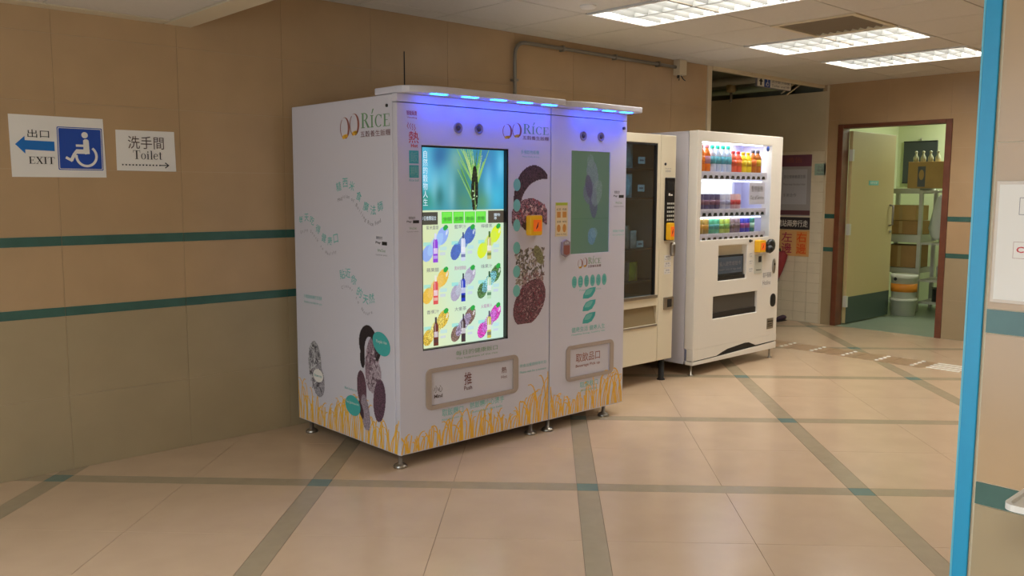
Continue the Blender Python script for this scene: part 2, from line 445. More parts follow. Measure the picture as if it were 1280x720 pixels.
# tactile path of brown tiles and steel studs in front of the end door
for k in range(6):
    part('brown_tile', B().box(7.17, 7.47, -0.33 - .3 * k + .002, -0.03 - .3 * k - .002, -0.01, 0.0015), M['tactile'], floor)
for k in range(5):
    for q in range(4):
        part('tactile_stud', B().lathe([(0.019, 0), (0.019, .003), (0.014, .006), (0.004, .0075)], (7.215 + .077 * q, -0.53 - .297 * k, 0.001), n=12), M['stud'], floor)
for k in range(3):
    for q in range(4):
        part('tactile_bar', B().box(7.205 + .077 * q, 7.235 + .077 * q, -2.09 - .3 * k, -1.83 - .3 * k, 0.0, 0.006), M['stud'], floor, bevel=0.003)

# --- long wall (y = 0): tiles and teal bands
wall_left = props(part('wall_left', B().box(FX0, 6.75, 0.002, 0.16, -0.1, 2.75), M['grout']), kind='structure')
Z1, Z2, ZB1, ZB2 = (1.1365, 1.185), (0.785, 0.832), 0.38, 1.511
ROWS = [(0, ZB1, 'wall_lo'), (ZB1, Z2[0], 'wall_lo'), (Z2[1], Z1[0], 'wall_hi'), (Z1[1], ZB2, 'wall_hi'), (ZB2, 1.837, 'wall_hi'), (1.837, 2.163, 'wall_hi'), (2.163, 2.75, 'wall_hi')]
_shared = {}
def tile_wall(parent, make, a0, a1, step, org, rows=ROWS, bands=(Z1, Z2), ztop=2.75, skip=None, inset=0.0011):
    """make(a0, a1, z0, z1, depth) gives the box of one tile"""
    k0 = math.floor((a0 - org) / step)
    k = k0
    while org + k * step < a1 - 1e-6:
        s0, s1 = max(a0, org + k * step), min(a1, org + (k + 1) * step); k += 1
        if s1 - s0 < 0.02: continue
        for z0, z1, m in rows:
            z1 = min(z1, ztop)
            if z1 - z0 < 0.01: continue
            if skip and skip(s0, s1, z0, z1): continue
            part('wall_tile', make(s0 + inset, s1 - inset, z0 + inset, z1 - inset, 0.0), M[m], parent)
        for z0, z1 in bands:
            if skip and skip(s0, s1, z0, z1): continue
            part('band_tile', make(s0 + inset, s1 - inset, z0 + .001, z1 - .001, 0.001), M['band'], parent)
tile_wall(wall_left, lambda a, b, z0, z1, d: B().box(a, b, -d, 0.02, z0, z1), 0.07, 6.685, 0.61, 1.29)
part('wall_tile', B().box(FX0, 0.068, 0.0, 0.02, 0, 2.75), M['wall_hi'], wall_left)
# white post and head trim at the end of the long wall
props(part('trim_1', B().box(6.69, 6.75, -0.012, 0.17, 0, HC), M['paint'], bevel=0.004), kind='structure')
props(part('trim_2', B().box(6.75, XB, -0.02, 0.03, HC - 0.03, HC + 0.02), M['paint'], bevel=0.003), kind='structure')

# --- end wall (x = XB) with the storeroom door opening
DY0, DY1, DZ = -1.333, -0.193, 2.111
wb = B().box(XB + .002, XB + .13, -6.2, DY0 + .03, 0, 2.75).box(XB + .002, XB + .13, DY1 - .03, 0.0, 0, 2.75).box(XB + .002, XB + .13, DY0 + .03, DY1 - .03, DZ - .03, 2.75)
wall_back = props(part('wall_back', wb, M['grout']), kind='structure')
mk_x = lambda a, b, z0, z1, d: B().box(XB - d, XB + .02, a, b, z0, z1)
tile_wall(wall_back, mk_x, -3.4, DY0 + .02, 0.61, DY0 + .02, ztop=2.6)
tile_wall(wall_back, mk_x, DY1 - .02, -0.06, 0.61, DY1 - .02, ztop=2.6)
tile_wall(wall_back, mk_x, DY0 + .02, DY1 - .02, 0.61, DY0 + .02, rows=[(DZ - .02, 2.6, 'wall_hi')], bands=())
part('wall_tile', B().box(XB, XB + .02, -6.2, -3.4, 0, 2.6), M['wall_hi'], wall_back)
# --- corridor wall beyond the long wall, white glazed tiles below grey paint
wall_corridor = props(part('wall_corridor', B().box(XB + .01, XB + .13, 0.0, 2.6, 0, 2.47).box(XB + .0, XB + .13, -0.06, 2.6, 1.85, 2.47), M['grey_paint']), kind='structure')
part('wall_edge', B().box(XB - .004, XB + .02, -0.075, -0.05, 0, 2.53), M['paint'], wall_corridor)
for c in range(5):
    for r in range(17):
        part('glazed_tile', B().box(XB, XB + .02, -0.048 + .15 * c + .0015, 0.102 + .15 * c - .0015, .1087 * r + .0015, .1087 * (r + 1) - .0015), M['wtile'], wall_corridor)
part('glazed_tile', B().box(XB, XB + .02, 0.704, 2.6, 0, 1.848), M['wtile'], wall_corridor)
props(part('wall_corridor_side', B().box(6.62, 6.69, 0.16, 2.6, 0, 3.0).box(6.62, XB + .13, 2.6, 2.7, 0, 3.0), M['grey_paint']), kind='structure')
props(part('ceiling_void', B().box(6.62, XB + .5, 0.0, 2.7, 3.0, 3.1).box(XB + .13, XB + .5, 0, 2.7, 2.4, 3.0).box(6.75, XB + .5, -.02, 0.02, HC + .02, 3.0), M['void']), kind='structure')
# --- walls behind and beside the camera, and the wall segment with the cyan guard
GY0, GY1, GZ0, GZ1 = -4.1, -1.5, 0.15, 2.1          # unseen window opening added so light reaches the machine side and pillar
props(part('wall_rear', B().box(FX0 - .12, FX0, FY0, GY0, 0, 2.75).box(FX0 - .12, FX0, GY1, 0.16, 0, 2.75).box(FX0 - .12, FX0, GY0, GY1, 0, GZ0).box(FX0 - .12, FX0, GY0, GY1, GZ1, 2.75), M['paint']), kind='structure')
w1 = props(part('added_window_1', B().box(FX0 - .09, FX0 - .03, GY0, GY1, GZ0, GZ0 + .05).box(FX0 - .09, FX0 - .03, GY0, GY1, GZ1 - .05, GZ1).box(FX0 - .09, FX0 - .03, GY0, GY0 + .05, GZ0 + .05, GZ1 - .05).box(FX0 - .09, FX0 - .03, GY1 - .05, GY1, GZ0 + .05, GZ1 - .05).box(FX0 - .09, FX0 - .03, (GY0 + GY1) / 2 - .03, (GY0 + GY1) / 2 + .03, GZ0 + .05, GZ1 - .05), M['galv']), kind='structure')  # added window, out of view, framing the fill lamp
part('glass_pane', B().box(FX0 - .064, FX0 - .058, GY0 + .05, GY1 - .05, GZ0 + .05, GZ1 - .05), M['glass'], w1)
ld = bpy.data.lights.new('daylight_fill', 'AREA'); ld.shape = 'RECTANGLE'; ld.size = GZ1 - GZ0 - .1; ld.size_y = GY1 - GY0 - .1; ld.energy = DAY_W; ld.color = DAY_COL
lo = bpy.data.objects.new('daylight_fill', ld); COL.objects.link(lo); lo.location = (FX0 - .11, (GY0 + GY1) / 2, (GZ0 + GZ1) / 2); lo.rotation_euler = (0, -math.pi / 2, 0)
props(part('wall_right', B().box(FX0, XB + .13, FY0 - .12, FY0, 0, 2.75), M['paint']), kind='structure')
PX = 1.86
wall_pillar = props(part('wall_pillar', B().box(PX + .002, PX + .42, FY0, -4.045, 0, 2.6), M['paint']), kind='structure')
tile_wall(wall_pillar, lambda a, b, z0, z1, d: B().box(PX - d, PX + .02, a, b, z0, z1), -6.2, -4.0625, 0.61, -4.6725,
          rows=[(0, ZB1, 'wall_lo'), (ZB1, Z2[0], 'wall_lo'), (Z2[1], Z1[0], 'wall_hi'), (Z1[1], ZB2, 'wall_hi'), (ZB2, 1.837, 'wall_hi'), (1.837, 2.163, 'wall_hi'), (2.163, 2.28, 'wall_hi')])
g = B().prism([(PX - .006, -4.026), (PX - .006, -4.058), (PX + .001, -4.058), (PX + .001, -4.0445), (PX + .07, -4.0445), (PX + .07, -4.026)], 0.0, 2.28)
guard = props(part('corner_guard', g, M['cyan'], bevel=0.002), 'tall cyan corner guard on the edge of the tiled wall end', 'corner guard')
part('lit_bevel', B().box(PX - .0068, PX + .004, -4.0295, -4.0256, 0.001, 2.279), M['cyan_l'], guard, label='pale lit bevel')  # bevel of the guard in paler cyan, its catch of light painted in

# --- ceilings
CX0 = 1.97
ceiling = props(part('ceiling', B().box(CX0, XB + .13, FY0, 0.0, HC + .12, HC + .2), M['ceil_gap']), kind='structure')
_t = {}
def ceil_tile(par, x0, x1, y0, y1, z):
    key = (round(x1 - x0, 3), round(y1 - y0, 3))
    if key not in _t:
        me = bpy.data.meshes.new('ceiling_tile'); w, d = (x1 - x0) - .008, (y1 - y0) - .008
        b = B().box(.004, .004 + w, .004, .004 + d, 0, .012)
        me.from_pydata(b.v, [], b.f); me.materials.append(M['ceil']); _t[key] = me
    o = bpy.data.objects.new('ceiling_tile', _t[key]); COL.objects.link(o); o.parent = par; o.location = (x0, y0, z)
lamp_cells = set(); vent_cells = {(5.4, -2.0)}
for lx in (4.2, 6.0, 7.2):
    for ly in (-2.0, -1.4): lamp_cells.add((lx, ly))
for lx in (4.2, 6.6):
    for ly in (-4.4, -3.8): lamp_cells.add((lx, ly))
xs = [CX0] + [round(2.4 + .6 * k, 3) for k in range(11)] + [XB]
ys = [round(-.2 - .6 * k, 3) for k in range(11)]
for a in range(len(xs) - 1):
    ceil_tile(ceiling, xs[a], xs[a + 1], -.2, 0.0, HC)
    for k in range(10):
        y0 = round(-.8 - .6 * k, 3)
        if y0 < FY0 + .05: continue
        if (xs[a], y0) in lamp_cells or (xs[a], y0) in vent_cells: continue
        ceil_tile(ceiling, xs[a], xs[a + 1], y0, round(y0 + .6, 3), HC)
# grid bars between the tiles, darkened to draw the grid's shadow lines
gb = B()
for x in xs[1:-1]: gb.box(x - .006, x + .006, FY0, 0, HC + .003, HC + .008)
for y in ys: gb.box(CX0, XB, y - .006, y + .006, HC + .003, HC + .008)
part('grid_bar', gb, M['ceil_gap'], ceiling)['kind'] = 'stuff'
ceiling_low = props(part('ceiling_low', B().box(FX0, CX0, FY0, 0, LOW + .12, HC + .2), M['ceil_gap']), kind='structure')
part('edge_board', B().box(CX0 - .13, CX0 + .012, FY0, 0, LOW - .004, HC + .0), M['paint'], ceiling_low)
part('edge_board', B().box(FX0, CX0 - .14, -0.1, 0, LOW - .004, LOW + .02), M['paint'], ceiling_low)
lx0 = CX0 - .14
for a in range(6):
    x1 = round(lx0 - .6 * a, 3); x0 = max(round(x1 - .6, 3), FX0)
    if x1 - x0 < .05: continue
    for k in range(10):
        y1 = round(-.11 - .6 * k, 3); y0 = max(y1 - .6, FY0)
        if abs(x0 - (lx0 - 2.4)) < .05 and k in (3, 4, 7, 8): continue
        ceil_tile(ceiling_low, x0, x1, y0, y1, LOW)

# ================================================================== lamps
def troffer(x0, y1, z, label, watts, group='recessed ceiling lamps', col=LAMP_COL):
    """a 0.6 x 1.2 m recessed lamp: corner x0, top edge y1, long side towards -y"""
    t = thing('ceiling_lamp', label, 'ceiling lamp', (x0 + .3, y1 - .6, z), group)
    x1, y0 = x0 + .6, y1 - 1.2
    part('rim', B().box(x0, x0 + .025, y0, y1, z - .006, z + .01).box(x1 - .025, x1, y0, y1, z - .006, z + .01).box(x0 + .025, x1 - .025, y0, y0 + .025, z - .006, z + .01).box(x0 + .025, x1 - .025, y1 - .025, y1, z - .006, z + .01), M['lamp_w'], t)
    part('housing', B().box(x0 + .02, x0 + .026, y0, y1, z, z + .1).box(x1 - .026, x1 - .02, y0, y1, z, z + .1).box(x0, x1, y0 + .02, y0 + .026, z, z + .1).box(x0, x1, y1 - .026, y1 - .02, z, z + .1).box(x0, x1, y0, y1, z + .1, z + .104), M['lamp_w'], t)
    for xt in (x0 + .17, x1 - .17):
        part('tube', B().lathe([(0.018, -.55), (0.018, .55)], (xt, y1 - .6, z + .062), (0, 1, 0), 10), M['lamp'], t, label='lit fluorescent tube')
    part('spine', B().box(x0 + .294, x0 + .306, y0 + .03, y1 - .03, z - .002, z + .04), M['blade'], t)
    bl = None
    for side in (0, 1):
        for k in range(9):
            yb = y0 + .03 + (k + 1) * 1.14 / 10
            xa = x0 + .028 + side * .278
            if bl is None:
                bl = part('louvre_blade', B().add([(xa, yb - .012, z + .042), (xa + .266, yb - .012, z + .042), (xa + .266, yb, z - .002), (xa, yb, z - .002), (xa, yb + .012, z + .042), (xa + .266, yb + .012, z + .042)],
                    [(0, 1, 2, 3), (3, 2, 5, 4), (0, 4, 5, 1), (0, 3, 4), (1, 5, 2)]), M['blade'], t); first = (xa, yb)
            else:
                o = bl.copy(); COL.objects.link(o); o.parent = t; o.location = (xa - first[0], yb - first[1], 0)
    ld = bpy.data.lights.new('lamp_light', 'AREA'); ld.shape = 'RECTANGLE'; ld.size = .54; ld.size_y = 1.14; ld.energy = watts; ld.color = col
    lo = bpy.data.objects.new('lamp_light', ld); COL.objects.link(lo); lo.parent = t; lo.location = (0, 0, .05)
    return t
troffer(4.22, -.80, HC, 'bright louvred ceiling lamp above the two printed machines, nearest the camera', LAMP_W)
troffer(6.02, -.80, HC, 'bright louvred ceiling lamp next to the ceiling air vent', LAMP_W)
troffer(7.22, -.80, HC, 'bright louvred ceiling lamp closest to the storeroom door', LAMP_W * .85)
troffer(4.22, -3.20, HC, 'louvred ceiling lamp outside the view, further from the long wall', LAMP_W)
troffer(6.62, -3.20, HC, 'louvred ceiling lamp outside the view, near the end wall', LAMP_W)
troffer(lx0 - 2.4, -.11 - 4.2, LOW, 'added louvred lamp, unseen, in the lowered ceiling beside the camera', NEAR_W, col=NEAR_COL)
troffer(lx0 - 2.4, -.11 - 1.8, LOW, 'added louvred lamp, unseen, in the lowered ceiling near the exit sign', NEAR_W, col=NEAR_COL)

v = thing('ceiling_vent', 'square louvred air vent in the ceiling between two lamps', 'air vent', (5.7, -1.7, HC))
part('vent_back', B().box(5.40, 6.0, -2.0, -1.4, HC + .03, HC + .04), M['dark'], v)
part('vent_frame', B().box(5.40, 5.44, -2.0, -1.4, HC - .008, HC + .03).box(5.96, 6.0, -2.0, -1.4, HC - .008, HC + .03).box(5.44, 5.96, -2.0, -1.96, HC - .008, HC + .03).box(5.44, 5.96, -1.44, -1.4, HC - .008, HC + .03), M['paint'], v)
for k in range(9):
    y = -1.94 + k * .055
    part('vent_slat', B().add([(5.44, y, HC + .026), (5.96, y, HC + .026), (5.96, y + .03, HC - .006), (5.44, y + .03, HC - .006), (5.44, y + .004, HC + .028), (5.96, y + .004, HC + .028), (5.96, y + .034, HC - .004), (5.44, y + .034, HC - .004)],
        [(0, 1, 2, 3), (4, 7, 6, 5), (0, 4, 5, 1), (3, 2, 6, 7), (0, 3, 7, 4), (1, 5, 6, 2)]), M['slat'], v)
sd = props(part('smoke_detector', B().lathe([(.05, 0), (.05, -.008), (.044, -.016), (.02, -.02)], (4.035, -.984, HC), n=20), M['paper']), 'small round white smoke detector on a ceiling tile', 'smoke detector')

# ================================================================== the two printed vending machines
def panel_holes(b, x0, x1, z0, z1, yf, yb, holes):
    """a door slab facing -y with rectangular openings (x0,x1,z0,z1)"""
    xs = sorted({x0, x1, *[h_[0] for h_ in holes], *[h_[1] for h_ in holes]}); zs = sorted({z0, z1, *[h_[2] for h_ in holes], *[h_[3] for h_ in holes]})
    nx, nz = len(xs), len(zs)
    v = [(x, y, z) for y in (yf, yb) for z in zs for x in xs]
    idx = lambda s, i, j: s * nx * nz + j * nx + i
    solid = lambda i, j: 0 <= i < nx - 1 and 0 <= j < nz - 1 and not any(h_[0] <= (xs[i] + xs[i + 1]) / 2 <= h_[1] and h_[2] <= (zs[j] + zs[j + 1]) / 2 <= h_[3] for h_ in holes)
    f = []
    for i in range(nx - 1):
        for j in range(nz - 1):
            if not solid(i, j): continue
            f.append((idx(0, i, j), idx(0, i + 1, j), idx(0, i + 1, j + 1), idx(0, i, j + 1)))
            f.append((idx(1, i, j), idx(1, i, j + 1), idx(1, i + 1, j + 1), idx(1, i + 1, j)))
            if not solid(i - 1, j): f.append((idx(0, i, j), idx(0, i, j + 1), idx(1, i, j + 1), idx(1, i, j)))
            if not solid(i + 1, j): f.append((idx(0, i + 1, j), idx(1, i + 1, j), idx(1, i + 1, j + 1), idx(0, i + 1, j + 1)))
            if not solid(i, j - 1): f.append((idx(0, i, j), idx(1, i, j), idx(1, i + 1, j), idx(0, i + 1, j)))
            if not solid(i, j + 1): f.append((idx(0, i, j + 1), idx(0, i + 1, j + 1), idx(1, i + 1, j + 1), idx(1, i, j + 1)))
    return b.add(v, f)

YF = -1.139
FR = facing_y(YF)
SD = facing_x(2.506)
def canopy(t, x0, x1, n_led, lx):
    # plan: flush with the corner at x0, bowing out to the full overhang
    front = [(x0, -1.139)] + [(x0 + .26 * (1 - math.cos(math.radians(a))) , -1.139 - .121 * math.sin(math.radians(a))) for a in (15, 30, 45, 60, 75, 90)]
    plan = front + [(x1, -1.26), (x1, -.95), (x0, -.95)]
    c = part('canopy', B().prism(plan, 1.887, 1.921), M['white'], t, bevel=0.006)
    for a in lx:
        part('light_strip', B().box(a, a + .088, -1.236, -1.202, 1.8845, 1.888), M['led'], c, label='glowing blue strip')
    return c
def foot(t, x, y, z1):
    part('levelling_foot', B().lathe([(.036, 0), (.036, .008), (.028, .018), (.012, .024), (.012, z1)], (x, y, 0), n=18), M['steel'], t)
def speaker(t, x, z):
    s = part('speaker_grille', B().lathe([(.028, 0), (.028, .004), (.0225, .006), (.0225, .002)], (x, YF, z), (0, -1, 0), 24), M['taupe'], t)
    part('grille_dot', B().lathe([(.013, .002), (.013, .0045), (.004, .0055)], (x, YF, z), (0, -1, 0), 16), M['grille_d'], s)
def flap_frame(t, u0, u1, v0, v1, w, name='flap_frame'):
    o = rrect(u0, u1, v0, v1, .035); i = rrect(u0 + w, u1 - w, v0 + w * .62, v1 - w * .62, .003)
    n = len(o); b = B(); vv = [FR.at(a, c, 0) for a, c in o] + [FR.at(a, c, .006) for a, c in o] + [FR.at(a, c, .006) for a, c in i] + [FR.at(a, c, -.008) for a, c in i]
    f = []
    for k in range(3):
        for q in range(n): f.append((k * n + q, k * n + (q + 1) % n, (k + 1) * n + (q + 1) % n, (k + 1) * n + q))
    return part(name, b.add(vv, f), M['tan'], t, label='tan surround of the flap')
def reader(t, pl, u0, u1, v0, v1, depth):
    r = part('card_reader', B().ext(pl, rrect(u0, u1, v0, v1, .012), 0, depth), M['yellow'], t, bevel=.004, label='yellow card reader with an orange screen')
    w, hh = u1 - u0, v1 - v0
    sc = part('reader_screen', B().ext(pl, rect(u0 + w * .24, u1 - w * .1, v0 + hh * .2, v1 - hh * .22), depth, depth + .002), M['orange'], r)
    flat('reader_mark', pl, stroke([(u0 + w * .62, v0 + hh * .66), (u0 + w * .55, v0 + hh * .45), (u0 + w * .44, v0 + hh * .32)], [.004, .012, .004]), M['maroon'], r, depth + .003)
    return r
def grass(t, pl, u0, u1, v0, top, n, d, seed):
    r = random.Random(seed); q = []; lf = []
    for k in range(n):
        x = u0 + (u1 - u0) * (k + r.random()) / n; hh = top(x) * r.uniform(.5, 1.0); lean = r.choice((-1, 1)) * r.uniform(.25, .8) * hh * .45
        pts = []; 
        for s in range(7):
            f = s / 6; pts.append((min(max(x + lean * f * f + .012 * math.sin(f * 3 + k), u0 + .003), u1 - .003), v0 + hh * math.sin(f * 1.75) / 1.0))
        q += stroke(pts, [.0085, .0085, .008, .0075, .007, .0058, .004]); lf += [k * 6e-6] * 6
    o = flat('grass_print', pl, q, M['gold'], t, d, lift=lf); o['kind'] = 'stuff'; return o
def rice_logo(t, pl, u0, v0, w, hh, d=.0004, caption='五穀養生飯糰'):
    """two grain rings, serif letters and a caption; w, hh is the whole mark"""
    lo = []; org_ = []
    for k in (0, 1):
        cx = u0 + w * (.11 + .2 * k); cy = v0 + hh * (.42 + .1 * k); rx, ry = w * .1, hh * .42
        o = arc(cx, cy, rx, ry, -80, 110, 16); i = arc(cx - rx * .12, cy + ry * .02, rx * .74, ry * .94, -80, 110, 16)
        lo += [[o[a], o[a + 1], i[a + 1], i[a]] for a in range(16)]
        o = arc(cx, cy, rx, ry, 125, 250, 12); i = arc(cx, cy, rx * .86, ry * .95, 125, 250, 12)
        lo += [[o[a], o[a + 1], i[a + 1], i[a]] for a in range(12)]
        org_ += [ell(cx - rx * .15, cy - ry * .78, rx * .42, ry * .2, .2, 12), ell(cx + rx * .3, cy - ry * .7, rx * .3, ry * .16, -.3, 12)]
    a = flat('logo_print', pl, lo, M['maroon_l'], t, d)
    for q in org_: flat('logo_print', pl, [q], M['gold'], a, d + .0003)
    flat('logo_lettering', pl, serif_polys('RjcK', u0 + w * .44, u0 + w, v0 + hh * .36, hh * .56), M['green'], a, d)
    lettering(caption, pl, u0 + w * .43, u0 + w, v0 + hh * .02, v0 + hh * .25, M['maroon'], a, d)

# ------------- wide machine
A = thing('vending_machine', 'big white printed rice vending machine with a large lit touchscreen', 'vending machine', (3.03, -.62, 0))
part('cabinet', B().box(2.506, 3.566, -1.10, -.11, .075, 1.884), M['white'], A, bevel=.004)
scr = (2.655, 3.243, .598, 1.640); flap = (2.70, 3.285, .302, .478)
door = part('door', panel_holes(B(), 2.507, 3.567, .075, 1.842, YF, -1.104, [scr, flap]), M['white'], A, bevel=.003)
part('header_panel', B().box(2.507, 3.567, YF, -1.10, 1.846, 1.886), M['white'], A, bevel=.002)
part('lock', B().lathe([(.008, 0), (.008, .006)], (2.506, -1.06, 1.83), (-1, 0, 0), 12), M['black'], A)
part('bezel', B().box(scr[0], scr[1], -1.112, -1.105, scr[2], scr[3]).box(scr[1] - .012, scr[1] - .0005, -1.138, -1.105, scr[2], scr[3]).box(scr[0] + .0005, scr[0] + .004, -1.138, -1.105, scr[2], scr[3]).box(scr[0], scr[1], -1.138, -1.105, scr[3] - .008, scr[3] - .0005).box(scr[0], scr[1], -1.138, -1.105, scr[2] + .0005, scr[2] + .006), M['black'], A, label='black bezel')
SW, SH = scr[1] - scr[0] - .016, scr[3] - scr[2] - .014
U0, V0 = scr[0] + .004, scr[2] + .006
cv = Canvas(SW, SH, .0032, (214, 236, 204))
cv.glow(.1, .1, .25, .3, (226, 240, 196), .8); cv.glow(.5, .05, .2, .3, (206, 240, 226), .8); cv.glow(.05, .45, .12, .3, (236, 232, 160), .6); cv.glow(.3, .4, .2, .2, (196, 240, 220), .6)
vt = SH - .318                                   # bottom of the film window
k = cv.Y > vt; cv.put(k, (60, 150, 180))
keep = cv.a.copy()
for x, y, rx, ry, c, al in [(.04, .9, .1, .2, (110, 215, 250), .8), (.14, .98, .06, .08, (40, 90, 150), .9), (.05, .76, .1, .06, (50, 150, 130), .9), (.17, .85, .06, .12, (110, 200, 220), .8), (.25, .8, .07, .12, (60, 120, 110), .6),
                            (.3, .92, .06, .1, (80, 140, 100), .7), (.5, .9, .1, .16, (60, 160, 215), .9), (.52, .78, .07, .08, (70, 190, 225), .9), (.44, .98, .06, .08, (60, 110, 170), .7), (.4, .78, .05, .1, (70, 130, 110), .6), (.1, .82, .03, .08, (150, 215, 230), .6)]:
    cv.glow(x, y, rx, ry, c, al)
cv.a[~k] = keep[~k]
for x, y, rx, ry, c, al in [(.24, .97, .05, .07, (150, 190, 170), .6), (.21, .8, .025, .10, (150, 210, 225), .6), (.13, .78, .03, .06, (40, 110, 110), .7), (.46, .84, .03, .12, (120, 205, 235), .7), (.55, .95, .03, .08, (120, 215, 250), .7), (.3, .75, .06, .06, (90, 150, 110), .7), (.42, .75, .05, .05, (96, 160, 110), .7)]:
    g0 = cv.a.copy(); cv.glow(x, y, rx, ry, c, al); cv.a[~k] = g0[~k]
for q in range(34):
    a_ = -0.62 + 1.05 * q / 33 + rng.uniform(-.05, .05); bx, by = .365 + rng.uniform(-.014, .014), vt + .03 + .17 * rng.random()
    ln = rng.uniform(.14, .27); c = rng.choice([(170, 216, 120), (120, 190, 80), (200, 220, 150), (96, 160, 70), (150, 205, 100), (70, 120, 60)])
    x1_, y1_ = bx + ln * math.sin(a_), by + ln * math.cos(a_)
    if y1_ > SH - .003: f_ = (SH - .003 - by) / (y1_ - by); x1_, y1_ = bx + (x1_ - bx) * f_, SH - .003
    cv.line(bx, by, x1_, y1_, .010, c, .8)
for q in range(22):
    s = q / 21
    for sg in (-1, 1): cv.e(.365 + sg * .013 * math.sin(s * 2.7 + .3), vt + .012 + s * .205, .010, .015, rng.choice([(20, 24, 18), (40, 46, 26), (30, 38, 20)]), sg * .5, 1, .3)
cv.line(.372, vt + .003, .365, vt + .07, .012, (120, 170, 90), .8)
for q in range(9): cv.e(.350 + .03 * rng.random(), vt + .01 + .10 * rng.random(), .003, .004, (200, 230, 190))
# tool bar
cv.r(0, .115, vt - .072, vt - .01, (78, 76, 66)); cv.r(.46, .58, vt - .072, vt - .004, (84, 76, 64))
for q in range(4): cv.r(.143 + q * .077, .143 + q * .077 + .068, vt - .07, vt - .008, (92, 226, 62)); cv.r(.147 + q * .077, .147 + q * .077 + .06, vt - .038, vt - .012, (120, 240, 84))
# nine products
def product(cx, cy, c1, c2, bottle, cap, noise=.0):
    cv.e(cx + .046, cy + .046, .034, .052, c1, -.55, .92, noise); cv.e(cx - .050, cy - .040, .032, .046, c1, -.45, .92, noise); cv.e(cx, cy + .004, .030, .072, c2, -.72, .7, noise)
    cv.e(cx + .066, cy + .088, .017, .013, (40, 170, 70), .5); cv.e(cx + .074, cy + .062, .006, .014, (240, 246, 250), -.4, .7)
    cv.r(cx - .078, cx - .034, cy - .002, cy + .016, (120, 225, 240), .5); cv.r(cx + .030, cx + .072, cy - .030, cy - .010, (180, 225, 246), .55); cv.r(cx + .030, cx + .064, cy - .055, cy - .040, (200, 205, 245), .55)
    cv.r(cx - .015, cx + .015, cy - .090, cy + .010, bottle); cv.e(cx, cy + .012, .015, .022, bottle); cv.r(cx - .006, cx + .006, cy + .03, cy + .062, cap); cv.r(cx - .014, cx + .014, cy - .045, cy - .015, (245, 245, 250), .75)
    cv.e(cx - .005, cy - .0, .003, .026, (250, 250, 255), 0, .7); cv.r(cx - .014, cx + .014, cy - .072, cy - .055, cap, .6)
PR = [((146, 176, 250), (170, 206, 252), (150, 70, 220), (220, 225, 250), 0), ((70, 100, 190), (84, 120, 200), (214, 222, 245), (60, 70, 130), .1), ((226, 244, 40), (214, 240, 90), (206, 200, 120), (70, 110, 40), 0),
      ((240, 190, 70), (240, 200, 110), (226, 90, 90), (240, 236, 220), .05), ((176, 166, 196), (190, 200, 214), (34, 60, 190), (24, 30, 60), .1), ((70, 110, 60), (120, 190, 220), (190, 226, 190), (40, 90, 60), .6),
      ((214, 176, 60), (226, 206, 110), (110, 50, 40), (70, 60, 70), .3), ((120, 92, 84), (160, 150, 190), (70, 50, 56), (50, 44, 60), .5), ((214, 60, 180), (190, 120, 210), (206, 196, 90), (90, 90, 110), .4)]
for r_ in range(3):
    for c_ in range(3):
        p = PR[r_ * 3 + c_]; cx = .100 + c_ * .184; cy = vt - .178 - r_ * .218
        product(cx, cy, *p[:4], noise=p[4])
pic = cv.mesh('screen', FR, U0, V0, M['screen_pic'], A, -.026); pic['label'] = 'lit touchscreen with a film of a wheat ear above nine drinks'
lettering('\n'.join('自然的穀物人生'), FR, U0 + .022, U0 + .052, V0 + vt + .025, V0 + SH - .016, M['txt_w'], pic, -.025)
lettering('今日推薦組合', FR, U0 + .008, U0 + .105, V0 + vt - .05, V0 + vt - .028, M['txt_w'], pic, -.025)
lettering('購物\n車', FR, U0 + .5, U0 + .545, V0 + vt - .055, V0 + vt - .02, M['txt_w'], pic, -.025)
for q, s in enumerate(('全部', '飯糰', '飲品', '套餐')): lettering(s, FR, U0 + .152 + q * .077, U0 + .152 + q * .077 + .05, V0 + vt - .056, V0 + vt - .034, M['green'], pic, -.025)
for r_ in range(3):
    for c_ in range(3):
        s = (('紫米露漿', '藍莓汁', '檸檬茶'), ('蘋果醋', '黑米發酵飲', '綠果汁'), ('香蕉汁', '大麥茶', '火龍果汁'))[r_][c_]
        cx = U0 + .09 + c_ * .184; cy = V0 + vt - .178 - r_ * .218
        lettering(s, FR, cx - .05, cx + .03, cy + .080, cy + .101, M['txt_d'] if (r_, c_) not in ((1, 1), (2, 2)) else M['txt_m'], pic, -.025)
speaker(A, 2.890, 1.736); speaker(A, 3.030, 1.738)
flap_frame(A, 2.668, 3.319, .282, .500, .036)
fl = part('push_flap', B().box(flap[0] + .002, flap[1] - .002, -1.1355, -1.122, flap[2] + .002, flap[3] - .002), M['white'], A, bevel=.002)
FL = facing_y(-1.1355)
stacked([('小心', 2.725, 2.782, .367, .405)], FL, M['brown'], fl); stacked([('Mind', 2.727, 2.782, .338, .358)], FL, M['brown'], fl, bold=.02)
stacked([('推', 2.930, 2.982, .378, .446)], FL, M['maroon'], fl, bold=.01); stacked([('Push', 2.928, 2.984, .35, .372)], FL, M['maroon'], fl, bold=.01)
stacked([('熱', 3.198, 3.236, .405, .44)], FL, M['maroon'], fl, bold=.02); stacked([('Hot', 3.196, 3.24, .375, .393)], FL, M['maroon'], fl)
reader(A, FR, 3.376, 3.470, 1.167, 1.279, .038)
for x, y in ((2.54, -1.09), (2.54, -.198), (3.47, -1.088), (3.47, -.2)): foot(A, x, y, .08)
canopy(A, 2.506, 3.567, 5, (2.66, 2.86, 3.055, 3.245, 3.43))
part('antenna', B().lathe([(.012, 0), (.012, .01), (.004, .02), (.0032, .275)], (2.835, -.75, 1.884), n=10), M['black'], A, label='thin black antenna')
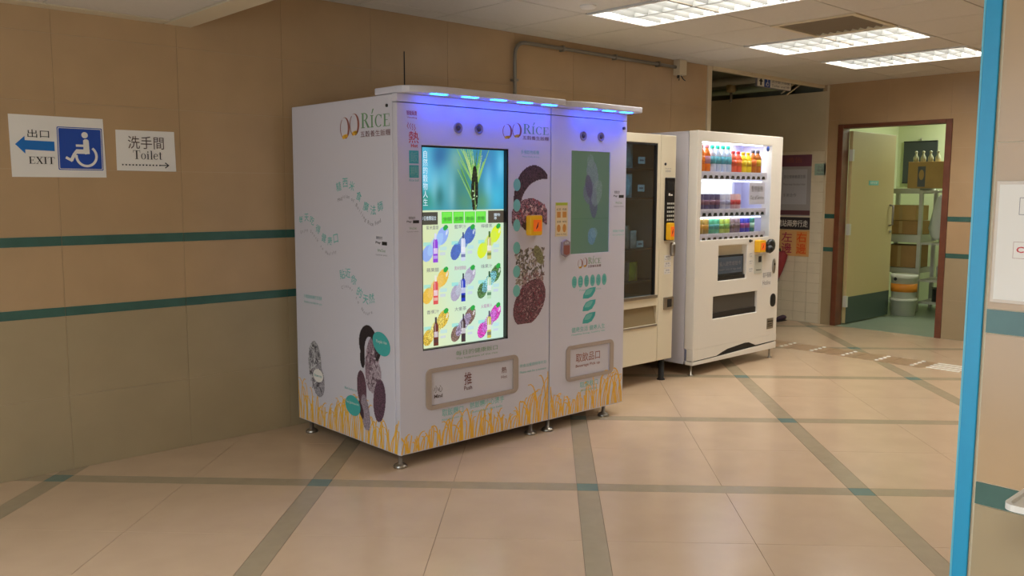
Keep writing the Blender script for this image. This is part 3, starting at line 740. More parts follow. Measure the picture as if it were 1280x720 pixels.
# front prints
rice_logo(A, FR, 3.195, 1.695, .355, .095)
stacked([('智能販賣', 2.565, 2.628, 1.783, 1.806)], FR, M['crim'], A, bold=.03); stacked([('Vending', 2.567, 2.628, 1.766, 1.776)], FR, M['crim'], A)
st = []
for q in range(4): st += stroke([(2.572 + q * .014 + .004 * math.sin(s * 1.6 + q), 1.748 - s * .006 - q * .003) for s in range(6)], [.0032] * 6)
flat('steam_print', FR, st, M['crim'], A)
stacked([('熱', 2.576, 2.638, 1.648, 1.706)], FR, M['red'], A, bold=.004); stacked([('Hot', 2.590, 2.632, 1.627, 1.645)], FR, M['red'], A, bold=.03)
flat('label_block', FR, [rect(2.578, 2.637, 1.548, 1.612), rect(2.578, 2.637, 1.478, 1.54)], M['teal'], A)
stacked([('飯', 2.584, 2.632, 1.555, 1.606), ('糰', 2.584, 2.632, 1.484, 1.535)], FR, M['teal_l'], A, .0008, bold=.02)
stacked([('Rice ball', 2.578, 2.636, 1.46, 1.472)], FR, M['teal'], A)
stacked([('常用支付', 2.572, 2.612, 1.272, 1.286), ('Pay', 2.56, 2.59, 1.254, 1.266)], FR, M['ink'], A, bold=.02); flat('label_block', FR, [rect(2.598, 2.636, 1.252, 1.267)], M['ink'], A)
stacked([('WeChat', 2.575, 2.62, 1.222, 1.234)], FR, M['green'], A); stacked([('Customer service', 2.560, 2.632, 1.208, 1.215)], FR, M['grey_t'], A)
stacked([('每日的健康飯口', 2.87, 3.165, .546, .572), ('The happiness of the rice', 2.87, 3.165, .522, .536)], FR, M['green'], A)
stacked([('熱食出餐請稍等片刻', 3.335, 3.545, .418, .438), ('Please wait for a moment', 3.335, 3.545, .384, .398)], FR, M['teal_l'], A)
stacked([('取飯糰口', 2.775, 2.92, .232, .272), ('Rice ball pick up', 2.775, 2.92, .208, .22)], FR, M['teal_l'], A, bold=.01)
stacked([('熱飯糰小心燙手', 2.965, 3.215, .242, .278), ('Caution hot rice balls', 2.965, 3.2, .218, .23)], FR, M['teal_l'], A, bold=.01)
stacked([('多種穀物飯糰', 3.335, 3.475, 1.618, 1.64), ('Many kinds of rice', 3.345, 3.475, 1.598, 1.608)], FR, M['teal_l'], A)
grass(A, FR, 2.512, 3.562, .08, lambda x: .145 + .045 * math.sin(x * 9) + .14 * max(0, (x - 3.2) / .36), 92, .0004, 3)
# column of rice photographs beside the screen
gc = Canvas(.275, .90, .0045)
P1, P2, P3 = (74, 52, 58), (128, 92, 100), (176, 156, 148)
sp = lambda x, y: None
gc.e(.17, .70, .155, .19, (72, 50, 56), 0, 1, .45); gc.m &= ~(((gc.X - .26) / .19) ** 2 + ((gc.Y - .665) / .15) ** 2 < 1)
k2 = (((gc.X - .14) / .145) ** 2 + ((gc.Y - .60) / .105) ** 2 < 1) & ~(((gc.X - .17) / .13) ** 2 + ((gc.Y - .50) / .085) ** 2 < 1); gc.put(k2, (122, 88, 96), 1, .6)
for q in range(80):
    t_, s_ = rng.random() * 6.28, rng.random(); x_, y_ = .145 + .13 * s_ * math.cos(t_), .62 + .085 * s_ * math.sin(t_)
    if ((x_ - .17) / .13) ** 2 + ((y_ - .50) / .085) ** 2 > 1.1: gc.e(x_, y_, .012, .005, rng.choice([(180, 130, 130), (90, 60, 70), (206, 176, 170), (150, 70, 74)]), rng.random() * 3)
for q in range(260):
    x_, y_ = .03 + .22 * rng.random(), .225 + .20 * rng.random()
    gc.e(x_, y_, .012, .005, rng.choice([(150, 140, 124), (104, 96, 84), (180, 168, 156), (128, 110, 104), (88, 80, 70)]), rng.random() * 3)
gc.e(.21, .385, .03, .06, (126, 122, 86), .5, 1, .2)
for q in range(60): gc.e(.09 + .16 * rng.random(), .22 + .06 * rng.random(), .012, .005, rng.choice([(170, 140, 138), (120, 90, 92)]), rng.random() * 3)
gc.e(.140, .118, .150, .105, (104, 66, 74), .85, 1, .4)
for q in range(150):
    t_, s_ = rng.random() * 6.28, math.sqrt(rng.random()) * .9; gc.e(.14 + .12 * s_ * math.cos(t_), .125 + .12 * s_ * math.sin(t_), .009, .003, rng.choice([(150, 110, 116), (74, 44, 52), (170, 140, 140), (120, 40, 56)]), rng.random() * 3)
gp = gc.mesh('rice_print', FR, 3.268, .668, M['print_pic'], A, .0005)
for z in (1.448, 1.335, 1.225, 1.10, .968, .86): flat('round_tag', FR, [ell(3.306, z, .027, .034)], M['teal_l'], gp, .0009)
# side prints
rice_logo(A, SD, .620, 1.682, .465, .135)
def wave(sz, en, u0, v0, u1, v1, amp, size, esize, drop, mm=M['teal_m']):
    q = []; e = []
    def path(f): return (u0 + (u1 - u0) * f, v0 + (v1 - v0) * f + amp * math.sin(f * 2 * math.pi))
    for k, ch in enumerate(sz):
        q = []; f = k / (len(sz) - 1); x, y = path(f); x2, y2 = path(min(f + .02, 1.02)); x1, y1 = path(f - .02); a = .55 * math.atan2(y2 - y1, x2 - x1)
        v_, f_, (bx0, bx1, by0, by1) = glyph(ch, .022); s = size / max(bx1 - bx0, by1 - by0)
        for t_ in f_:
            q.append([(x + ((v_[i][0] - (bx0 + bx1) / 2) * math.cos(a) - (v_[i][1] - (by0 + by1) / 2) * math.sin(a)) * s, y + ((v_[i][0] - (bx0 + bx1) / 2) * math.sin(a) + (v_[i][1] - (by0 + by1) / 2) * math.cos(a)) * s) for i in t_])
        flat('lettering', SD, q, mm, A)
    for k, ch in enumerate(en):
        if ch == ' ':
            flat('lettering', SD, e, M['grey_t'], A); e = []; continue
        f = k / (len(en) - 1); x, y = path(f); x2, y2 = path(min(f + .02, 1.02)); x1, y1 = path(f - .02); a = .8 * math.atan2(y2 - y1, x2 - x1); y -= drop
        v_, f_, (bx0, bx1, by0, by1) = glyph(ch); s = esize
        for t_ in f_:
            q2 = [(x + ((v_[i][0] - (bx0 + bx1) / 2) * math.cos(a) - v_[i][1] * math.sin(a)) * s, y + ((v_[i][0] - (bx0 + bx1) / 2) * math.sin(a) + v_[i][1] * math.cos(a)) * s) for i in t_]
            e.append(q2)
    flat('lettering', SD, e, M['grey_t'], A)
wave('糙西米食魔法師', 'Magician of Boiling Rice Food', .60, 1.435, .99, 1.335, .042, .05, .028, .08)
wave('每天吃得健康口', 'Enjoy Snack so Healthy', .19, 1.245, .56, 1.155, .036, .048, .026, .078)
wave('貼近你的天然', 'Closer to Nature', .62, .965, .90, .86, .034, .052, .026, .08)
stacked([('常用支付', .95, 1.005, 1.168, 1.184), ('Pay', .945, .99, 1.143, 1.158)], SD, M['ink'], A, bold=.02); flat('label_block', SD, [rect(1.0, 1.045, 1.14, 1.158)], M['ink'], A)
stacked([('WeChat', .96, 1.03, 1.105, 1.12)], SD, M['green'], A); stacked([('Customer service', .945, 1.045, 1.086, 1.094)], SD, M['grey_t'], A)
stacked([('多種健康飯糰任君選擇', .205, .40, .80, .822), ('Healthy rice balls for you', .205, .40, .768, .786)], SD, M['teal_l'], A)
sg = Canvas(.21, .34, .004)
k2 = ((sg.X - .075) / .07) ** 2 + ((sg.Y - .21) / .125) ** 2 < 1; sg.put(k2, (150, 148, 150), 1, .35)
sg.e(.105, .12, .07, .105, (150, 146, 152), .25, 1, .3)
for q in range(60):
    x_, y_ = .02 + .13 * rng.random(), .04 + .27 * rng.random()
    if sg.m[min(int(y_ / .004), sg.H - 1), min(int(x_ / .004), sg.W - 1)]: sg.e(x_, y_, .02, .004, rng.choice([(70, 66, 72), (200, 200, 202), (100, 96, 104)]), rng.random() * 3)
s1 = sg.mesh('grain_print', SD, .235, .225, M['print_pic'], A, .0011)
flat('round_tag', SD, [ell(.345, .365, .055, .038)], M['paper'], s1, .0016); stacked([('Brown rice', .305, .385, .357, .373)], SD, M['teal'], s1, .002)
sg = Canvas(.24, .36, .004)                       # long grain under a dark hood
sg.e(.12, .16, .062, .15, (140, 118, 128), -.12, 1, .25); sg.e(.145, .09, .055, .09, (166, 150, 158), -.3, 1, .2)
kk = (((sg.X - .085) / .085) ** 2 + ((sg.Y - .265) / .095) ** 2 < 1) & ~(((sg.X - .10) / .05) ** 2 + ((sg.Y - .215) / .085) ** 2 < 1); sg.put(kk, (40, 32, 38), 1, .2)
sg.e(.03, .175, .022, .05, (40, 32, 38), .1); sg.e(.175, .215, .02, .04, (40, 32, 38), -.5)
for q in range(70):
    x_, y_ = .07 + .11 * rng.random(), .03 + .2 * rng.random()
    if sg.m[min(int(y_ / .004), sg.H - 1), min(int(x_ / .004), sg.W - 1)]: sg.e(x_, y_, .012, .004, rng.choice([(104, 80, 92), (190, 176, 182), (84, 62, 72)]), rng.random() * 3)
sg.mesh('grain_print', SD, .775, .355, M['print_pic'], A, .0011)
sg = Canvas(.16, .32, .004); sg.e(.06, .22, .045, .095, (96, 66, 78), .1, 1, .3); sg.e(.092, .09, .04, .10, (150, 136, 146), .18, 1, .2); sg.e(.05, .10, .02, .05, (70, 48, 60), .4)
sg.mesh('grain_print', SD, .735, .15, M['print_pic'], A, .0014)
sg = Canvas(.13, .24, .004); sg.e(.065, .12, .055, .115, (92, 66, 82), -.12, 1, .3)
sg.mesh('grain_print', SD, .895, .21, M['print_pic'], A, .0014)
for q, tx in ((ell(.985, .632, .082, .058, -.35), ('Purple rice', .94, 1.035, .63, .652)), (ell(.705, .258, .075, .055, -.1), ('Red glutinous rice', .645, .765, .262, .28))):
    ov = flat('oval_tag', SD, [q], M['teal'], A, .0018); stacked([tx], SD, M['paper'], ov, .0024)
stacked([('Black barley rice', .625, .745, .335, .352)], SD, M['teal'], A)
grass(A, SD, .113, 1.132, .08, lambda x: .21 + .05 * math.sin(x * 11), 100, .0004, 5)

# ------------- narrow machine
Bm = thing('vending_machine', 'narrow white printed drinks vending machine with a dim green screen, joined to the wider one', 'vending machine', (3.9, -.62, 0))
part('cabinet', B().box(3.574, 4.233, -1.10, -.11, .075, 1.884), M['white'], Bm, bevel=.004)
scr2 = (3.741, 4.084, 1.044, 1.650); fl2 = (3.742, 4.10, .300, .474)
part('door', panel_holes(B(), 3.574, 4.234, .075, 1.842, YF, -1.104, [scr2, fl2]), M['white'], Bm, bevel=.003)
part('header_panel', B().box(3.574, 4.234, YF, -1.10, 1.846, 1.886), M['white'], Bm, bevel=.002)
part('lock', B().lathe([(.009, 0), (.009, .012)], (4.20, YF, 1.80), (0, -1, 0), 12), M['grille_d'], Bm)
sc2 = Canvas(.343, .606, .005, (124, 150, 122))
for x, y, rx, ry, c, al in [(.17, .45, .2, .25, (122, 156, 128), .6), (.3, .1, .2, .2, (104, 144, 128), .6), (.05, .25, .12, .3, (118, 154, 106), .5)]: sc2.glow(x, y, rx, ry, c, al)
for x, y, rx, ry, c, r_, al in [(.19, .47, .05, .09, (150, 160, 170), .2, .75), (.17, .36, .06, .07, (128, 128, 150), .3, .75), (.2, .30, .035, .09, (106, 100, 136), .1, .7), (.23, .36, .045, .08, (160, 176, 170), -.3, .6), (.16, .40, .03, .07, (104, 92, 124), .2, .7), (.19, .1, .035, .05, (120, 160, 190), 0, .8), (.21, .12, .03, .03, (150, 184, 196), 0, .6), (.17, .55, .03, .04, (150, 170, 160), 0, .6)]: sc2.e(x, y, rx, ry, c, r_, al, .12)
sc2.r(0, .343, .205, .212, (84, 130, 92), .5)
p2 = sc2.mesh('screen', FR, scr2[0], scr2[2], M['screen_dim'], Bm, -.006); p2['label'] = 'dim green screen with pale rice grains'
part('screen_backing', B().box(scr2[0] - .001, scr2[1] + .001, -1.131, -1.105, scr2[2] - .001, scr2[3] + .001), M['black'], Bm)
speaker(Bm, 3.838, 1.738); speaker(Bm, 3.994, 1.740)
mc = part('menu_card', B().box(3.610, 3.711, YF - .002, YF, 1.153, 1.350), mat('pale yellow card', (226, 206, 160), 0.5), Bm, label='small yellow menu card')
MC = facing_y(YF - .002)
flat('card_header', MC, [rect(3.612, 3.709, 1.333, 1.348)], mat('lime print', (176, 190, 50), .5), mc)
flat('card_picture', MC, [rect(3.622, 3.652, 1.262, 1.296), rect(3.668, 3.7, 1.262, 1.296), ell(3.637, 1.20, .015, .022), ell(3.684, 1.2, .015, .024)], mat('amber print', (206, 140, 60), .5), mc)
stacked([('紅茶', 3.62, 3.655, 1.302, 1.316), ('奶茶', 3.667, 3.702, 1.302, 1.316), ('豆漿', 3.62, 3.655, 1.232, 1.244), ('咖啡', 3.667, 3.702, 1.232, 1.244), ('Scan to buy', 3.62, 3.7, 1.16, 1.17)], MC, M['brown'], mc)
cs = part('coin_unit', B().ext(FR, [(3.659, 1.045), (3.692, 1.030), (3.726, 1.045), (3.726, 1.120), (3.692, 1.135), (3.659, 1.120)], 0, .014), M['taupe'], Bm, bevel=.003, label='small coin unit')
flat('coin_face', FR, [[(3.668, 1.052), (3.692, 1.042), (3.718, 1.052), (3.718, 1.1), (3.668, 1.1)]], M['maroon_l'], cs, .0152)
lettering('投幣', FR, 3.677, 3.708, 1.106, 1.12, M['paper'], cs, .0152)
rice_logo(Bm, FR, 3.803, .955, .208, .068)
for k, ch in enumerate('每日新鮮水果'):
    ov = flat('oval_tag', FR, [ell(3.776 + .0535 * k, .8765, .022, .036)], M['teal_l'], Bm)
    lettering(ch, FR, 3.776 + .0535 * k - .015, 3.776 + .0535 * k + .015, .855, .898, M['teal'], ov, .0009)
stacked([('Fresh Fruit Juice', 3.822, 4.015, .815, .83)], FR, M['teal_l'], Bm)
lf = []
for zz in (.805, .729, .653):
    a = [(3.851, zz - .034), (3.856, zz - .01), (3.88, zz + .018), (3.915, zz + .028), (3.968, zz + .03), (3.962, zz + .004), (3.935, zz - .026), (3.9, zz - .036)]
    lf.append(a)
fo = flat('leaf_print', FR, lf, M['teal'], Bm)
flat('leaf_shine', FR, [[(x * .62 + 3.911 * .38 - .006, y * .55 + zz * .45 + .006) for x, y in l_] for l_, zz in zip(lf, (.805, .729, .653))], M['teal_l'], fo, .0008)
stacked([('健康生活', 3.757, 3.9, .572, .604), ('健康人生', 3.914, 4.055, .572, .604), ('Healthy living, healthy life', 3.757, 4.055, .552, .564)], FR, M['teal_l'], Bm, bold=.01)
flap_frame(Bm, 3.709, 4.137, .279, .496, .034)
f2 = part('pick_up_flap', B().box(fl2[0] + .002, fl2[1] - .002, -1.1355, -1.122, fl2[2] + .002, fl2[3] - .002), M['white'], Bm, bevel=.002)
stacked([('取飲品口', 3.80, 4.018, .385, .44)], FL, M['maroon_l'], f2, bold=.015); stacked([('Beverage Pick up', 3.80, 4.018, .350, .372)], FL, M['maroon_l'], f2, bold=.01)
stacked([('取果飲口', 3.835, 3.998, .225, .262), ('Juice pick up', 3.84, 3.99, .200, .214)], FR, M['teal_l'], Bm, bold=.015)
stacked([('常用支付', 4.125, 4.175, 1.40, 1.418), ('Pay', 4.118, 4.155, 1.378, 1.392)], FR, M['ink'], Bm, bold=.02); flat('label_block', FR, [rect(4.168, 4.215, 1.374, 1.392)], M['ink'], Bm)
stacked([('WeChat', 4.135, 4.2, 1.338, 1.352)], FR, M['green'], Bm); stacked([('Customer service', 4.122, 4.215, 1.318, 1.328)], FR, M['grey_t'], Bm)
stacked([('掃碼關注有優惠', 4.115, 4.222, 1.162, 1.178), ('Scan and follow us', 4.115, 4.222, 1.142, 1.152)], FR, M['teal_l'], Bm)
grass(Bm, FR, 3.580, 4.228, .08, lambda x: .17 + .05 * math.sin(x * 13) + .13 * max(0, (x - 4.0) / .23), 60, .0004, 8)
for x, y in ((3.593, -1.105), (3.61, -.2), (4.104, -1.095), (4.18, -.2)): foot(Bm, x, y, .08)
canopy(Bm, 3.569, 4.235, 3, (3.765, 3.93, 4.085))

# ================================================================== snack machine
YS = -.72; FS = facing_y(YS)
Sn = thing('snack_machine', 'cream snack vending machine with a dark glass front and a keypad column', 'vending machine', (4.82, -.37, 0))
sx0, sx1 = 4.34, 5.302
win = (4.44, 5.085, .66, 1.758); slot = (4.44, 5.104, .446, .580)
b = B().box(sx0, sx0 + .02, YS + .04, -.02, .162, 1.80).box(sx1 - .02, sx1, YS + .02, -.02, .162, 1.80).box(sx0, sx1, -.04, -.02, .162, 1.8).box(sx0, sx1, YS + .02, -.02, 1.775, 1.80).box(sx0, sx1, YS + .02, -.02, .162, .19)
part('cabinet', b, M['cream'], Sn)
part('door', panel_holes(B(), sx0, 5.118, .164, 1.822, YS, YS + .035, [win, slot]), M['cream'], Sn, bevel=.004)
part('control_column', B().box(5.124, sx1, YS, YS + .035, .164, 1.822), M['cream'], Sn, bevel=.006)
part('top_cap', B().box(sx0, sx1, YS + .035, -.02, 1.80, 1.822), M['cream'], Sn)
part('inner_wall', B().box(4.38, 5.24, -.1, -.09, .62, 1.77).box(4.38, 4.39, YS + .06, -.1, .62, 1.77).box(5.2, 5.21, YS + .06, -.1, .62, 1.77).box(4.38, 5.21, YS + .06, -.1, .625, .635).box(4.38, 5.21, YS + .06, -.1, 1.765, 1.772), mat('inner lining', (150, 168, 170), .7), Sn)
for z in (1.58, 1.37, 1.0, .76): part('shelf', B().box(4.40, 5.2, YS + .09, -.11, z - .012, z), mat('shelf grey %d' % (z * 100), (70, 70, 66), .5), Sn)
part('glass_pane', B().box(win[0], win[1], YS + .012, YS + .018, win[2], win[3]), M['dglass'], Sn, label='tinted glass front')
part('glass_seal', B().box(win[1] - .012, win[1], YS + .002, YS + .03, win[2], win[3]).box(win[0], win[1], YS + .002, YS + .03, win[3] - .012, win[3]), M['rubber'], Sn)
part('metal_ledge', B().box(4.42, 5.10, YS - .014, YS + .01, .640, .662), M['steel'], Sn, bevel=.003)
part('pick_up_flap', B().add([(slot[0], YS + .004, slot[2]), (slot[1], YS + .004, slot[2]), (slot[1], YS + .03, slot[3]), (slot[0], YS + .03, slot[3]), (slot[0], YS + .012, slot[2]), (slot[1], YS + .012, slot[2]), (slot[1], YS + .036, slot[3]), (slot[0], YS + .036, slot[3])], [(0, 1, 2, 3), (4, 7, 6, 5), (0, 4, 5, 1), (3, 2, 6, 7), (0, 3, 7, 4), (1, 5, 6, 2)]), mat('tan flap', (156, 140, 108), .35, metal=.3), Sn, label='tan delivery flap')
part('metal_ledge', B().box(4.42, 5.11, YS - .008, YS + .01, .430, .444), M['steel'], Sn, bevel=.002)
part('slot_back', B().box(4.42, 5.12, YS + .045, YS + .05, .43, .6), M['dark'], Sn)
kp = part('keypad', B().box(5.172, 5.282, YS - .012, YS, 1.055, 1.516), M['black'], Sn, bevel=.004, label='black keypad panel')
FK = facing_y(YS - .012)
part('keypad_display', B().box(5.185, 5.270, YS - .014, YS - .011, 1.42, 1.49), M['smoke'], kp)
flat('panel_print', FK, [rect(5.205, 5.222, 1.384, 1.402), rect(5.226, 5.252, 1.384, 1.394)], M['paper'], kp)
for r_ in range(5):
    for c_ in range(4): part('key_button', B().box(5.190 + c_ * .0225, 5.190 + c_ * .0225 + .013, YS - .015, YS - .011, 1.320 - r_ * .030, 1.320 - r_ * .030 + .014), M['rack'], kp)
st = part('sticker', B().box(5.19, 5.275, YS - .0135, YS - .011, 1.1, 1.178), M['paper'], kp); flat('sticker_mark', FK, [rect(5.225, 5.262, 1.118, 1.16)], M['maroon'], st, .002)
reader(Sn, FS, 5.184, 5.243, 1.06, 1.186, .045)
part('coin_return', B().lathe([(.016, -.05), (.02, -.03), (.02, .03), (.016, .05)], (5.262, YS - .018, .99), (0, 0, 1), 12), M['steel'], Sn)
part('door_lock', B().lathe([(.01, 0), (.01, .006)], (5.172, YS, 1.613), (0, -1, 0), 12), M['black'], Sn)
stacked([('Coins and notes', 5.172, 5.245, 1.578, 1.586), ('接受紙幣', 5.175, 5.24, 1.555, 1.57)], FS, M['grey_t'], Sn)
for q, z in enumerate((.905, .855, .805)):
    s_ = part('sticker', B().box(5.185, 5.27 - .006 * q, YS - .0012, YS, z, z + .042), M['paper'], Sn); stacked([(('硬幣', '紙幣', '退款')[q], 5.2, 5.25, z + .022, z + .036), ('No refund', 5.192, 5.26, z + .008, z + .016)], FS, M['grey_t'], s_, .002)
pc = part('change_cup', B().ext(FS, rrect(5.184, 5.312 - .014, .540, .634, .006), 0, .010), M['steel'], Sn, bevel=.002, label='steel change cup')
part('cup_opening', B().box(5.222, 5.272, YS - .012, YS - .009, .558, .618), M['dark'], pc)
for x in (4.38, 5.235):
    for y in (-.675, -.1): part('leg', B().lathe([(.03, .006), (.03, .012), (.022, .02), (.022, .165)], (x, y, -.006), n=14), M['rubber'], Sn)
# price tags hung inside and packs on the shelves
for k, (x, z) in enumerate(((4.926, 1.612), (4.926, 1.414), (4.926, 1.012))):
    o = props(part('price_tag', B().box(x, x + .075, YS + .05, YS + .053, z, z + .048), mat('price tag card %d' % k, (206, 222, 226), .5)),
          ('pale price tag highest behind the snack machine glass', 'pale price tag at middle height behind the snack machine glass', 'pale price tag lowest behind the snack machine glass')[k], 'price tag', 'price tags behind the snack machine glass')
    flat('tag_print', facing_y(YS + .05), [rect(x + .014, x + .06, z + .018, z + .030)], M['grey_t'], o)
packs = [(4.905, 1.58, (176, 220, 238), .11, .18, 'pale blue snack pouch on the highest shelf of the snack machine'), (4.905, 1.37, (166, 214, 236), .10, .17, 'pale blue snack pouch on the second shelf of the snack machine'),
         (4.88, 1.0, (168, 152, 136), .11, .17, 'beige snack pouch on the third shelf of the snack machine'), (4.985, 1.0, (206, 206, 200), .07, .13, 'white snack pouch on the third shelf of the snack machine'),
         (4.985, .76, (196, 190, 70), .10, .14, 'yellow snack pouch on the bottom shelf of the snack machine'), (4.895, .76, (150, 120, 110), .10, .15, 'brown snack pouch on the bottom shelf of the snack machine')]
for x, z, c, w, hh, lab in packs:
    bm_ = B(); y = YS + .13; vv = []
    prof = [(0, .002), (.12, .016), (.5, .026), (.88, .016), (1, .002)]
    for f_, t_ in prof: vv += [(x - w / 2, y, z + f_ * hh), (x, y - t_, z + f_ * hh), (x + w / 2, y, z + f_ * hh), (x, y + t_, z + f_ * hh)]
    ff = [(i * 4 + a, i * 4 + (a + 1) % 4, (i + 1) * 4 + (a + 1) % 4, (i + 1) * 4 + a) for i in range(4) for a in range(4)] + [(3, 2, 1, 0), (16, 17, 18, 19)]
    props(part('snack_pouch', bm_.add(vv, ff), mat('pouch foil', c, .35, var=.25, scale=30)), lab, 'snack', 'pouches in the snack machine')

# ================================================================== drinks machine
YD = -.782; FD = facing_y(YD)
Dm = thing('drinks_machine', 'white drinks vending machine with a brightly lit display of bottles and cans', 'vending machine', (6.08, -.4, 0))
dx0, dx1 = 5.485, 6.682
dw = (5.540, 6.515, 1.045, 1.790); rec = (5.790, 6.190, .718, .992); dl = (5.735, 6.362, .424, .600)
part('cabinet', B().box(dx0 + .002, dx0 + .02, YD + .09, -.04, .085, 1.868).box(dx1 - .02, dx1, YD + .09, -.04, .085, 1.868).box(dx0, dx1, -.06, -.04, .085, 1.868).box(dx0, dx1, YD + .09, -.04, 1.848, 1.868).box(dx0, dx1, YD + .09, -.04, .085, .11), M['white'], Dm, bevel=.004)
# door with an arched cut at the bottom
part('door', panel_holes(B(), dx0, dx1, .205, 1.870, YD, YD + .085, [dw, rec, dl]), M['white2'], Dm, bevel=.006)
sk = [(dx0, .206), (dx0, .120), (5.80, .126), (5.87, .146), (5.95, .164), (6.20, .184), (6.27, .180), (6.37, .146), (dx1, .152), (dx1, .206)]
part('door_skirt', B().ext(FD, sk, -.06, 0), M['white2'], Dm)
part('skirt_recess', B().box(dx0 + .03, dx1 - .01, YD + .012, YD + .05, .10, .205), M['dark'], Dm)
part('kick_plate', B().ext(FD, [(dx0, .086), (dx1, .086), (dx1, .142), (6.36, .132), (5.80, .116), (dx0, .111)], -.07, 0), M['white2'], Dm, bevel=.002)
for x in (dx0 + .03, dx1 - .04):
    for y in (YD + .035, -.1): part('leg', B().lathe([(.02, 0), (.02, .006), (.009, .01), (.009, .09)], (x, y, 0), n=12), M['steel'], Dm)
# lit interior
yi = YD + .30
lit = mat_lin_emit('backlit display panel', (0.93, 0.95, 1.0), 1.5)
part('backlit_panel', B().box(dw[0] - .01, dw[1] - .1, yi, yi + .01, dw[2] - .02, dw[3] + .02), lit, Dm, label='white backlit panel')
lav = mat('lilac white lining', (208, 208, 236), .4)
part('display_lining', B().box(dw[0] - .02, dw[0] - .008, YD + .085, yi, dw[2] - .02, dw[3] + .02).box(dw[1] + .008, dw[1] + .02, YD + .085, yi, dw[2] - .02, dw[3] + .02).box(dw[0] - .02, dw[1] + .02, YD + .085, yi, dw[3] + .01, dw[3] + .02).box(dw[0] - .02, dw[1] + .02, YD + .085, yi, dw[2] - .03, dw[2] - .02).box(dw[1] - .11, dw[1] + .02, yi - .02, yi, dw[2] - .02, dw[3] + .02), lav, Dm)
led_w = mat_lin_emit('white led bar', (0.94, 0.96, 1.0), 9.0)
YR = YD + .056
SHZ = (1.565, 1.278, 1.088)
for k, z in enumerate(SHZ):
    s_ = part('shelf', B().box(dw[0] - .005, 6.47, YR - .038, yi, z - .010, z), lav, Dm)
    part('price_rail', B().box(dw[0] + .0, 6.47, YR - .042, YR - .038, z - .055, z + .004), M['paper_p'], s_)
    for q in range(12):
        x = 5.575 + q * .0742
        part('select_button', B().ext(facing_y(YR - .042), [(x, z - .050), (x + .048, z - .050), (x + .040, z - .026), (x + .012, z - .026)], 0, .004), M['dark'], s_)
        part('price_label', B().box(x - .012, x + .046, YR - .044, YR - .042, z - .020, z - .002), M['paper_p'], s_)
    part('light_bar', B().box(dw[0] + .02, 6.40, YR - .036, YR - .022, (dw[3], 1.50, 1.215)[k] - .008, (dw[3], 1.50, 1.215)[k]), led_w, Dm, label='white light bar')
ld = bpy.data.lights.new('display_light', 'AREA'); ld.shape = 'RECTANGLE'; ld.size = .85; ld.size_y = .03; ld.energy = 5.0; ld.color = (.92, .95, 1.0)
lo = bpy.data.objects.new('display_light', ld); COL.objects.link(lo); lo.parent = Dm; lo.location = (5.98 - 6.08, YD + .15 + .4, dw[3] + .005)
part('glass_pane', B().box(dw[0] - .004, dw[1] + .004, YD + .004, YD + .008, dw[2] - .004, dw[3] + .004), M['glass'], Dm, label='clear glass front')
bd = part('round_sticker', B().lathe([(.022, 0), (.022, .001)], (6.455, YD + .0035, 1.765), (0, -1, 0), 20), M['blue'], Dm)
# lower front
part('recess_back', B().box(rec[0] - .01, rec[1] + .01, YD + .05, YD + .06, rec[2] - .01, rec[3] + .01), M['cream'], Dm)
ms = part('message_screen', B().box(rec[0] + .002, rec[1] - .02, YD + .02, YD + .05, rec[2] + .03, .915), M['smoke'], Dm, label='dark blue message screen')
flat('screen_face', facing_y(YD + .02), [rect(rec[0] + .01, rec[1] - .03, .77, .90)], mat('blue grey screen face', (78, 90, 104), .15), ms)  # blue grey face over the dark screen
stacked([('投入硬幣或拍卡', 5.83, 6.13, .83, .865), ('Insert coin or tap card', 5.83, 6.13, .79, .812)], facing_y(YD + .02), M['grey_t'], ms, .002)
part('recess_sill', B().box(rec[0], rec[1], YD + .015, YD + .05, rec[2], rec[2] + .03), M['black'], Dm)
part('delivery_box', B().box(dl[0] - .01, dl[1] + .01, YD + .085, YD + .26, dl[2] - .02, dl[2] - .01).box(dl[0] - .01, dl[1] + .01, YD + .26, YD + .27, dl[2] - .02, dl[3] + .02).box(dl[0] - .02, dl[0] - .01, YD + .085, YD + .26, dl[2], dl[3]).box(dl[1] + .01, dl[1] + .02, YD + .085, YD + .26, dl[2], dl[3]), M['dark'], Dm)
part('delivery_flap', B().box(dl[0] + .002, dl[1] - .002, YD + .02, YD + .026, dl[2] + .045, dl[3]), mat('smoked flap', (84, 80, 74), .12), Dm, label='smoked plastic delivery flap')
part('flap_lip', B().box(dl[0] + .002, dl[1] - .002, YD + .012, YD + .028, dl[2], dl[2] + .045), M['black'], Dm)
reader(Dm, FD, 6.295, 6.388, .922, 1.022, .05)
kn = part('camera_knob', B().lathe([(.03, 0), (.03, .02), (.052, .03), (.052, .055), (.03, .062)], (6.475, YD, .975), (0, -1, 0), 20).lathe([(.03, .0), (.034, .03), (.02, .05)], (6.44, YD - .03, .945), (0, -1, 0), 16), M['black'], Dm, label='black round knob')
part('coin_slot', B().ext(FD, rrect(6.300, 6.415, .745, .905, .006), 0, .006), M['rack'], Dm, bevel=.002)
for q in (rect(6.352, 6.398, .838, .888), rect(6.32, 6.395, .772, .778)): flat('slot_opening', FD, [q], M['dark'], Dm, .007)
nb = part('button_pair', B().lathe([(.012, 0), (.012, .008)], (6.225, YD, 1.018), (0, -1, 0), 12).lathe([(.007, 0), (.007, .006)], (6.252, YD, 1.018), (0, -1, 0), 12), M['black'], Dm)
